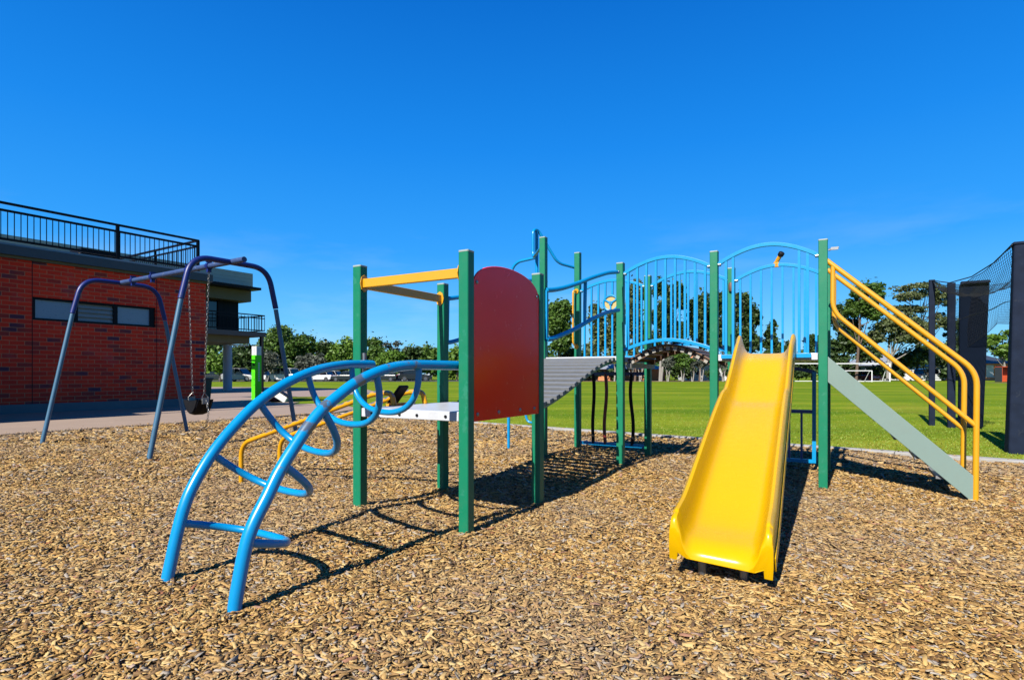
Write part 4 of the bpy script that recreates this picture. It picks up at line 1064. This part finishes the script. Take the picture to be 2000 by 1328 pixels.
car(679, 95, 172, 'carblack', 'black car just left of the first green post')
car(750, 97, 170, 'carblack', 'black car half hidden by the climber rail near the pale fence')
car(811, 97, 8, 'carblack', 'black four wheel drive parked at the end of the pale fence', 'suv')
car(1690, 101, 100, 'carred', 'red car parked under the pines behind the goals', z=.02)
car(1817, 101, 12, 'carwhite', 'white van parked beside the white garage at right', 'suv', z=.02)
# pale fence of the car park
k = MB(); pa, pb_ = at(760, 742, 99), at(838, 742, 99)
fe = empty('low_fence', (pa+pb_)/2, 'low pale fence along the far car park', 'fence')
n = 16
for i in range(n):
    q = pa.lerp(pb_, (i+.5)/n); k.box((q.x, q.y, .62), .36, .05, 1.1)
k.build('fence_panel', M['column'], fe)
for i in range(0, n+1, 4):
    q = pa.lerp(pb_, i/n); k2 = MB(); k2.box((q.x, q.y-.05, .65), .12, .12, 1.3); k2.build('fence_post', M['white'], fe)

# ------------------------------------------------------------------ far houses
def house(x0, x1, ye, yr, Y, wm, rm, label, dep=9, over=.6, wins=()):
    a, b_ = at(x0, 740, Y), at(x1, 740, Y); ze, zr = HC+(HY-ye)/F*Y, HC+(HY-yr)/F*Y
    e = empty('house', Vector(((a.x+b_.x)/2, Y, 0)), label, 'house')
    w = b_.x-a.x; c = (a.x+b_.x)/2
    k = MB(); k.box((c, Y+dep/2, ze/2), w, dep, ze); k.build('wall', M[wm], e)
    k = MB(); rw = w/2+over; rd = over
    hip = min(dep/2, w/2*.9)
    k.add([(c-rw, Y-rd, ze), (c+rw, Y-rd, ze), (c+rw, Y+dep+rd, ze), (c-rw, Y+dep+rd, ze), (c-rw+hip, Y+dep/2, zr), (c+rw-hip, Y+dep/2, zr)], [(0, 1, 5, 4), (1, 2, 5), (2, 3, 4, 5), (3, 0, 4), (3, 2, 1, 0)]); k.build('roof', M[rm], e)
    for px0, px1, y0, y1, mt in wins:
        p, q = at(px0, y0, Y), at(px1, y1, Y); k = MB(); k.box(((p.x+q.x)/2, Y-.02, (p.z+q.z)/2), abs(q.x-p.x), .08, abs(p.z-q.z)); f = k.build('window' if mt == 'darkglass' else 'door', M[mt], e)
        k = MB(); k.box(((p.x+q.x)/2, Y-.01, min(p.z, q.z)-.08), abs(q.x-p.x)+.3, .2, .12); k.build('sill', M['white'], f)
    return e
house(1140, 1300, 721, 704, 104, 'brick2' if 'brick2' in M else 'tiles', 'roofpale', 'low brick house with a pale metal roof seen under the arched bridge', wins=[(1238, 1252, 726, 734, 'darkglass'), (1200, 1216, 726, 734, 'darkglass')])
house(1352, 1420, 712, 690, 104, 'white', 'tiles', 'white house with an orange tiled roof left of the slide', wins=[(1384, 1396, 720, 732, 'darkglass'), (1360, 1366, 720, 732, 'darkglass')])
house(1440, 1480, 716, 698, 110, 'cream', 'tiles', 'cream house with a tiled roof behind the slide', wins=[(1462, 1470, 722, 731, 'darkglass')])
house(1690, 1790, 714, 690, 112, 'plinth', 'roofpale', 'grey house under the spreading pines', wins=[(1740, 1752, 720, 732, 'darkglass')])
house(1762, 1838, 716, 703, 107, 'white', 'fascia', 'white garage with a dark roof behind the slim net post', wins=[(1822, 1833, 719, 733, 'darkglass')])
house(1900, 1975, 710, 688, 106, 'tiles', 'fascia', 'orange brick house with a dark grey roof at the far right', wins=[(1926, 1940, 713, 735, 'white'), (1946, 1953, 714, 728, 'darkglass')])
# red skip / shelter
sk = at(1972, 748, 86); sk.z = 0
se = empty('team_shelter', sk, 'open fronted orange-red team shelter at the far right edge of the field', 'shelter')
k = MB(); w_, h_ = 2.2, 2.3
k.box((sk.x, sk.y+1.2, h_/2), w_, .08, h_); k.box((sk.x-w_/2, sk.y+.6, h_/2), .08, 1.2, h_); k.box((sk.x+w_/2, sk.y+.6, h_/2), .08, 1.2, h_); k.box((sk.x, sk.y+.6, h_), w_+.1, 1.36, .1); k.build('shelter_shell', M['orange'], se)
k = MB(); k.box((sk.x, sk.y+.8, .5), w_-.2, .5, .9); k.build('shelter_bench', M['orange'], se)
k = MB(); k.box((sk.x-w_/2-.06, sk.y+.6, h_/2), .04, 1.24, h_*.96); k.build('side_sheet', M['fascia'], se)
# utility pole
q = at(1354.5, 740, 98); k = MB(); k.tube([(q.x, q.y, 0), (q.x, q.y, 5.6)], .11, 8); k.box((q.x, q.y, 5.3), 1.4, .1, .12)
tag(k.build('utility_pole', M['barkdark']), 'thin dark pole standing among the white trunked trees', 'pole')

# ------------------------------------------------------------------ trees
def leaves(blobs, nleaf, size, rng, clump=.34, shell=.55):
    out = []; area = sum(b[3]*b[5] for b in blobs); cents = []
    for cx, cy, cz, rx, ry, rz in blobs:
        n = max(40, int(nleaf*rx*rz/area)); nc = max(9, int(16+rx*rz*2.0))
        d = rng.normal(size=(nc, 3)); d /= np.linalg.norm(d, axis=1)[:, None]
        c = d*(shell+(1-shell)*rng.random((nc, 1)))*np.array([rx, ry, rz])*.8+np.array([cx, cy, cz]); cents.append(c)
        cr = clump*(.6+.8*rng.random(nc))
        i = rng.integers(0, nc, n)
        g = rng.normal(size=(n, 3)); g /= np.linalg.norm(g, axis=1)[:, None]; g *= rng.random((n, 1))**.45
        p = c[i]+g*(cr[i][:, None])*np.array([rx, ry, rz*.8])*1.0; sc = rng.random(n) < .16; p[sc] = np.array([cx, cy, cz])+rng.normal(size=(int(sc.sum()), 3))*np.array([rx, ry, rz])*.36
        out.append(p)
    p = np.concatenate(out); n = len(p)
    a = rng.normal(size=(n, 3)); a[:, 2] *= .6; a /= np.linalg.norm(a, axis=1)[:, None]
    b = rng.normal(size=(n, 3)); b -= a*(a*b).sum(1)[:, None]; b /= np.linalg.norm(b, axis=1)[:, None]
    s = size*rng.uniform(.5, 1.3, (n, 1)); w = s*rng.uniform(.35, .8, (n, 1))
    v = np.stack([p-a*s, p+b*w, p+a*s, p-b*w], 1).reshape(-1, 3)
    return v, np.arange(n*4).reshape(-1, 4), np.concatenate(cents)
def tree(name, label, Y, px, yb, ell, leaf, bark, seed, nleaf=2600, size=.30, tr=.25, group=None, clump=.34, lean=0.0, cat='tree', limbs=9, forks=1):
    """ell: crown lobes (x, y, half width, half height) seen in the photo, set at distance Y with real depth"""
    nleaf = int(nleaf*2.1); tr *= .62; rng = np.random.default_rng(seed); base = at(px, yb, Y); base.z = 0; s = Y/F
    e = empty(name, base, label, cat, group)
    bl = []
    if group == GL: ell = [(x, y-3, rx*1.32, ry*1.25) for x, y, rx, ry in ell]+[(ell[0][0]-ell[0][2]*.7, 718, ell[0][2]*.8, 13), (ell[0][0]+ell[0][2]*.7, 716, ell[0][2]*.8, 14)]
    if group == GM: ell = [(x, y, rx*1.16, ry*1.06) for x, y, rx, ry in ell]; nleaf = int(nleaf*1.35)
    for x, y, rx, ry in ell:
        c = at(x, y, Y); r_ = rx*s; bl.append((c.x, c.y+rng.uniform(-.35, .35)*r_, c.z, r_, r_*.9, ry*s))
    v, q, cents = leaves(bl, nleaf, size, rng, clump)
    off = np.array([base.x, base.y, base.z]); fastmesh('crown', v-off, q, M[leaf], e)
    k = MB(); zt = max(b[2] for b in bl); zl = min(b[2]-b[5]*.6 for b in bl); mx = sum(b[0] for b in bl)/len(bl)
    for f in range(forks):
        ox = (f-(forks-1)/2)*.5
        pts = [base+Vector((ox*.3, 0, -.1)), base+Vector((ox*.8+.04*zl, .1, max(.6, zl*.5))), Vector((base.x*.5+mx*.5+ox*1.6, base.y+.2, max(1.0, zl))), Vector((mx+ox*2.4, base.y+.1, zl+(zt-zl)*.7))]
        pts = smooth_path(pts, 4); n = len(pts); k.tube(pts, [tr*(1-.75*i/n) for i in range(n)], 8)
    idx = rng.choice(len(cents), min(limbs, len(cents)), replace=False)
    for i in idx:
        c = Vector(cents[i]); h = rng.uniform(.35, .95); a = pts[int(h*(n-1))]; m_ = a.lerp(c, .5)+Vector((0, 0, -.08*(c-a).length))
        P = smooth_path([a, m_, c], 4); k.tube(P, [tr*.42*(1-.8*j/len(P)) for j in range(len(P))], 5)
    k.build('trunk', M[bark], e, smooth=True)
    return e
GL = 'trees behind the car park'; GM = 'gum trees along the far edge of the field'
tree('tree', 'broad dark tree behind the silver four wheel drive', 105, 466, 742, [(470, 706, 30, 18), (450, 698, 22, 20), (490, 694, 18, 20)], 'leafdark', 'barkdark', 1, 2600, .34, .3, GL)
tree('tree', 'small yellow-green tree left of the pavilion column', 88, 429, 745, [(423, 707, 15, 20), (430, 722, 12, 10)], 'leafbright', 'bark', 2, 1500, .26, .16, GL)
tree('tree', 'tall tree rising behind the left end of the pavilion undercroft', 112, 410, 742, [(408, 680, 26, 24), (385, 690, 22, 22)], 'leafmid', 'bark', 3, 2200, .34, .3, GL)
tree('tree', 'large rounded green tree right of the lime pillar, tallest of that row', 110, 545, 742, [(545, 672, 27, 30), (528, 690, 22, 26), (566, 688, 20, 26)], 'leafmid', 'bark', 4, 4200, .34, .4, GL)
tree('tree', 'rounded green tree with paler top behind the swing leg', 112, 592, 742, [(592, 678, 24, 22), (608, 696, 20, 22), (578, 700, 18, 20)], 'leafmid', 'bark', 5, 3400, .34, .35, GL)
tree('tree', 'grey leafless-looking tree with pale leaning trunks beside the pillar', 90, 521, 745, [(524, 704, 15, 14), (534, 712, 13, 10)], 'leafgrey', 'barkpale', 6, 900, .22, .13, GL, limbs=14, forks=2)
tree('tree', 'grey twiggy tree above the white cars', 106, 612, 742, [(612, 708, 20, 17), (590, 712, 16, 14)], 'leafgrey', 'barkpale', 7, 1500, .26, .2, GL, limbs=14)
tree('tree', 'dark pointed tree just left of the first green post', 112, 636, 742, [(636, 690, 13, 21), (640, 706, 20, 20)], 'leafdark', 'barkdark', 8, 2200, .34, .3, GL)
tree('tree', 'bright rounded tree partly hidden by the first green post', 110, 672, 742, [(672, 688, 22, 22), (660, 706, 20, 18), (690, 704, 18, 20)], 'leafbright', 'bark', 9, 3000, .34, .3, GL)
tree('tree', 'tall open tree just right of the first green post', 112, 732, 742, [(732, 674, 15, 14), (738, 694, 15, 18), (724, 700, 12, 18)], 'leafmid', 'bark', 10, 2000, .32, .3, GL)
tree('tree', 'sparse feathery tree above the others between the first two posts', 116, 768, 742, [(760, 678, 12, 7), (776, 674, 9, 6), (766, 690, 14, 9)], 'leafgrey', 'bark', 11, 480, .3, .2, GL, limbs=16)
tree('tree', 'low bright green tree over the climber rail', 108, 768, 742, [(768, 706, 22, 17), (750, 714, 18, 14)], 'leafbright', 'bark', 12, 2400, .32, .28, GL)
tree('tree', 'flat topped dark green tree in the middle of the car park row', 110, 806, 742, [(806, 700, 24, 20), (790, 712, 18, 15)], 'leafdark', 'barkdark', 13, 2600, .34, .3, GL)
tree('tree', 'dark tree directly left of the back green post', 110, 842, 742, [(842, 698, 24, 20), (856, 712, 18, 18), (832, 712, 16, 14)], 'leafmid', 'barkdark', 14, 2600, .34, .3, GL)
tree('tree', 'green tree seen between the back post and the front post', 108, 892, 742, [(892, 700, 22, 22), (884, 716, 20, 16), (915, 698, 24, 22)], 'leafbright', 'bark', 15, 2600, .34, .3, GL)
GM = 'gum trees along the far edge of the field'
tree('gum_tree', 'round headed gum tree right of the red panel', 95, 1090, 742, [(1093, 612, 24, 30), (1082, 640, 16, 26), (1104, 652, 14, 28), (1092, 676, 18, 16)], 'leafmid', 'bark', 21, 4200, .30, .3, GM)
tree('shrubby_tree', 'low bushy tree under the tall gums left of the ramp', 98, 1125, 742, [(1125, 700, 26, 22), (1078, 714, 18, 16), (1105, 718, 18, 16)], 'leafdark', 'barkdark', 22, 2400, .3, .25, GM)
tree('gum_tree', 'narrow gum tree behind the toy steering wheel', 97, 1166, 742, [(1164, 615, 15, 26), (1172, 655, 18, 32), (1158, 690, 18, 24)], 'leafolive', 'bark', 23, 2900, .30, .28, GM)
tree('gum_tree', 'slim gum tree seen through the ramp balusters', 96, 1200, 742, [(1200, 622, 14, 24), (1194, 662, 16, 28), (1206, 690, 16, 20)], 'leafolive', 'barkpale', 24, 2500, .30, .25, GM)
tree('gum_tree', 'tall gum tree behind the left half of the arched bridge', 98, 1240, 742, [(1243, 572, 18, 26), (1236, 615, 18, 34), (1250, 655, 20, 30), (1230, 690, 16, 20)], 'leafolive', 'bark', 25, 3900, .30, .33, GM)
tree('gum_tree', 'tallest gum tree, with pale forked trunk, behind the middle of the bridge', 95, 1290, 742, [(1290, 562, 16, 22), (1318, 580, 22, 34), (1292, 618, 22, 34), (1322, 648, 20, 28), (1280, 664, 18, 22)], 'leafdark', 'barkpale', 26, 4800, .30, .42, GM, forks=2)
tree('gum_tree', 'dark gum tree just left of the slide post', 97, 1366, 742, [(1368, 596, 18, 28), (1358, 635, 20, 32), (1376, 662, 16, 20)], 'leafdark', 'bark', 27, 3000, .30, .3, GM)
tree('gum_tree', 'dark gum tree directly behind the slide post', 99, 1412, 742, [(1410, 590, 20, 26), (1400, 630, 22, 34), (1420, 660, 20, 30)], 'leafdark', 'barkdark', 28, 3400, .30, .3, GM)
tree('gum_tree', 'dark gum tree behind the left bars of the slide deck', 97, 1452, 742, [(1448, 588, 15, 18), (1456, 612, 24, 24), (1478, 622, 10, 16), (1450, 660, 26, 30), (1474, 672, 14, 20)], 'leafdark', 'barkdark', 29, 4000, .30, .3, GM)
tree('pine_tree', 'slender grey-green pine seen through the bars above the slide', 100, 1508, 742, [(1508, 638, 8, 14), (1504, 664, 15, 20), (1512, 692, 18, 22)], 'leafdark', 'barkdark', 30, 2200, .28, .2, GM)
tree('shrubby_tree', 'small dark tree low behind the top of the slide', 100, 1532, 742, [(1533, 686, 12, 20), (1540, 712, 18, 16)], 'leafdark', 'barkdark', 31, 1300, .3, .2, GM)
tree('shrubby_tree', 'dark bushy tree just left of the tall slide deck post', 99, 1585, 742, [(1585, 676, 16, 24), (1574, 704, 20, 22), (1602, 700, 18, 22)], 'leafdark', 'barkdark', 32, 2200, .3, .25, GM)
GS = 'small white trunked trees in front of the houses'
for i, (px, w, lab) in enumerate(((1232, 14, 'small white trunked tree right of the ramp post'), (1250, 12, 'small white trunked tree left of the dark bridge post'), (1304, 15, 'thin white trunked tree right of the dark bridge post'),
                                  (1333, 20, 'leafiest white trunked tree, with a three way forked trunk'), (1352, 9, 'slight leaning tree beside the dark pole'), (1370, 15, 'white forked tree left of the slide post'), (1412, 12, 'bare forked tree between the slide post and the slide'))):
    g_ = 'leafmid' if px == 1333 else 'leafgrey'
    tree('white_trunk_tree', lab, 91+i*.3, px, 741, [(px-2, 711, w*.8, 9), (px+w*.4, 705, w*.7, 10)]+([(px-6, 698, 16, 12), (px+8, 700, 14, 11)] if px == 1333 else []), g_, 'barkpale', 50+i, 1500 if px == 1333 else 620, .2, .15, GS, limbs=12, forks=2)
GP = 'large pines and gums at the right'
tree('pine_tree', 'tall layered pine with separate dark foliage pads left of the flat-topped tree', 94, 1672, 742, [(1700, 562, 30, 16), (1718, 577, 16, 10), (1670, 575, 12, 12), (1690, 592, 34, 14), (1668, 604, 18, 18), (1702, 612, 20, 18)], 'leafmid', 'bark', 41, 4800, .27, .4, GP, clump=.36)
tree('pine_tree', 'dark spreading pine right beside the tall green slide deck post', 97, 1645, 742, [(1640, 612, 22, 24), (1652, 640, 30, 26), (1630, 680, 22, 22), (1668, 668, 34, 26), (1690, 692, 26, 18), (1640, 706, 26, 16)], 'leafdark', 'barkdark', 42, 5200, .30, .45, GP)
tree('spreading_tree', 'wide flat-topped tree with open branches behind the slim net post', 101, 1790, 742, [(1800, 566, 54, 15), (1770, 580, 34, 10), (1836, 584, 26, 18), (1776, 604, 44, 11), (1840, 626, 26, 18), (1806, 640, 22, 14)], 'leafolive', 'barkdark', 43, 4200, .25, .35, GP, limbs=26, clump=.3)
tree('spreading_tree', 'olive rounded tree with a pale forked trunk behind the handrails', 95, 1735, 742, [(1735, 640, 36, 22), (1762, 630, 40, 20), (1792, 648, 24, 22), (1712, 660, 24, 16), (1760, 662, 34, 14)], 'leafolive', 'barkpale', 44, 4800, .27, .45, GP, limbs=14, forks=2)
tree('shrubby_tree', 'tangled dark tree below the spreading branches behind the net post', 99, 1815, 742, [(1812, 690, 30, 22), (1780, 700, 30, 20), (1846, 694, 20, 26), (1758, 716, 24, 12)], 'leafdark', 'barkdark', 45, 2600, .28, .25, GP)
tree('spreading_tree', 'airy light green tree above the orange brick house', 101, 1962, 742, [(1950, 662, 22, 12), (1972, 650, 18, 11), (1958, 686, 26, 14), (1932, 672, 14, 10), (1985, 676, 18, 16)], 'leafbright', 'barkpale', 46, 2300, .26, .28, GP, limbs=16)
tree('shrubby_tree', 'dark tree filling the gap behind the padded screen', 104, 1885, 742, [(1885, 650, 34, 34), (1870, 690, 34, 30)], 'leafdark', 'barkdark', 47, 2200, .3, .3, GP)
# dark hedges below
GH = 'clipped dark shrubs along the far fence line'
for i, (px, w, h, lab) in enumerate(((1085, 26, 14, 'dark shrub under the round headed gum'), (1150, 30, 15, 'dark shrub behind the ramp'), (1205, 22, 14, 'dark shrub below the steering wheel panel'), (1318, 22, 20, 'dark shrub between the white trunks and the brick house'), (1345, 16, 16, 'dark shrub beside the thin pole'),
                                     (1392, 14, 12, 'dark shrub at the corner of the white house'), (1430, 18, 16, 'dark shrub beside the slide at field level'), (1560, 34, 18, 'dark shrub behind the slide deck frame'), (1618, 26, 16, 'dark shrub behind the tall slide deck post'), (1722, 26, 16, 'dark shrub right of the red car'), (1660, 22, 20, 'dark shrub left of the red car'), (1752, 16, 14, 'dark shrub left of the white garage'), (1862, 22, 16, 'dark shrub behind the padded screen post'))):
    tree('shrub', lab, 98.5, px, 741, [(px, 741-h*.9, w, h*.85)], 'leafdark', 'barkdark', 70+i, 1100, .28, .1, GH, cat='shrub', limbs=4)
# far-off wood closing the view behind every tree
def wood():
    rng = np.random.default_rng(99); vv = []; 
    for x in np.arange(-150, 150, 2.2):
        h = 5.2+1.3*math.sin(x*.21)+1.0*math.sin(x*.57+1)+rng.uniform(-.9, 1.3)+(.9 if x > 0 else 0)-(2.2 if 44 < x < 70 else 0)
        vv.append((x, 124+rng.uniform(-4, 4), h*.5, 2.6, 2.6, h*.55))
    v, q, c = leaves(vv, 60000, .42, rng, .5, .2)
    v[:, 2] = np.maximum(v[:, 2], 0)
    return fastmesh('far_wood', v, q, M['leafmid'])
tag(wood(), 'low far-off wood closing the horizon behind the trees', 'woodland', kind='stuff')
# ------------------------------------------------------------------ sky, sun, camera
el, az = 40.0, 32.3
s = Vector((math.sin(R(az))*math.cos(R(el)), math.cos(R(az))*math.cos(R(el)), -math.sin(R(el))))
ld = bpy.data.lights.new('sun', 'SUN'); ld.energy = 5.0; ld.angle = R(.5); ld.color = (1, .95, .86)
lo_ = bpy.data.objects.new('sun', ld); COL.objects.link(lo_); lo_.rotation_euler = s.to_track_quat('-Z', 'Y').to_euler(); lo_.location = (-10, -20, 30)
w = bpy.data.worlds.new('World'); SC.world = w; w.use_nodes = True; t = w.node_tree
bg_ = t.nodes['Background']; sky = nn(t, 'ShaderNodeTexSky', sky_type='NISHITA'); sky.sun_disc = False
sky.sun_elevation = R(el); sky.sun_rotation = R(180+az); sky.air_density = 1.0; sky.dust_density = .15; sky.ozone_density = 3.0; sky.altitude = 300
hs = nn(t, 'ShaderNodeHueSaturation'); hs.inputs['Saturation'].default_value = 1.45; hs.inputs['Value'].default_value = 1.0; hs.inputs['Hue'].default_value = .5
lk(t, sky.outputs[0], hs.inputs['Color'])
tc_ = nn(t, 'ShaderNodeTexCoord'); mp = nn(t, 'ShaderNodeMapping'); mp.inputs['Scale'].default_value = (1.2, 1.2, 6); lk(t, tc_.outputs['Generated'], mp.inputs['Vector'])
cn = ramp(t, noise(t, mp.outputs[0], 2.2, 7, .6), [(.5, (0, 0, 0)), (.8, (1, 1, 1))])
sz = nn(t, 'ShaderNodeSeparateXYZ'); lk(t, tc_.outputs['Generated'], sz.inputs[0])
band = ramp(t, sz.outputs[2], [(0, (.26, .26, .26)), (.12, (.26, .26, .26)), (.27, (0, 0, 0))])
lk(t, hs.outputs[0], bg_.inputs[0]); bg_.inputs[1].default_value = .05
rs_ = ramp(t, sz.outputs[2], [(0, (.20, .62, 1.0)), (.07, (.13, .54, 1.0)), (.2, (.030, .345, .96)), (.36, (.012, .245, .84)), (.55, (.0045, .15, .63)), (1, (.002, .085, .42))])
rs_ = mixc(t, mth(t, 'MULTIPLY', cn, band), rs_, (.75, .88, 1))
b2 = nn(t, 'ShaderNodeBackground'); lk(t, rs_, b2.inputs[0]); b2.inputs[1].default_value = .47
mxs = nn(t, 'ShaderNodeMixShader'); mxs.inputs[0].default_value = .85
lk(t, bg_.outputs[0], mxs.inputs[1]); lk(t, b2.outputs[0], mxs.inputs[2]); lk(t, mxs.outputs[0], t.nodes['World Output'].inputs[0])

cd = bpy.data.cameras.new('camera'); cam = bpy.data.objects.new('camera', cd); COL.objects.link(cam)
cam.location = (0, 0, HC); cam.rotation_euler = (R(90), 0, 0); cd.sensor_width = 36; cd.lens = F/2000*36
cd.shift_y = (HY-664)/2000; cd.clip_end = 6000; cd.clip_start = .05
SC.camera = cam
SC.render.resolution_x, SC.render.resolution_y = 1024, 679
SC.view_settings.view_transform = 'Standard'; SC.view_settings.look = 'None'; SC.view_settings.exposure = 1.25; SC.view_settings.gamma = 1
SC.cycles.max_bounces = 6
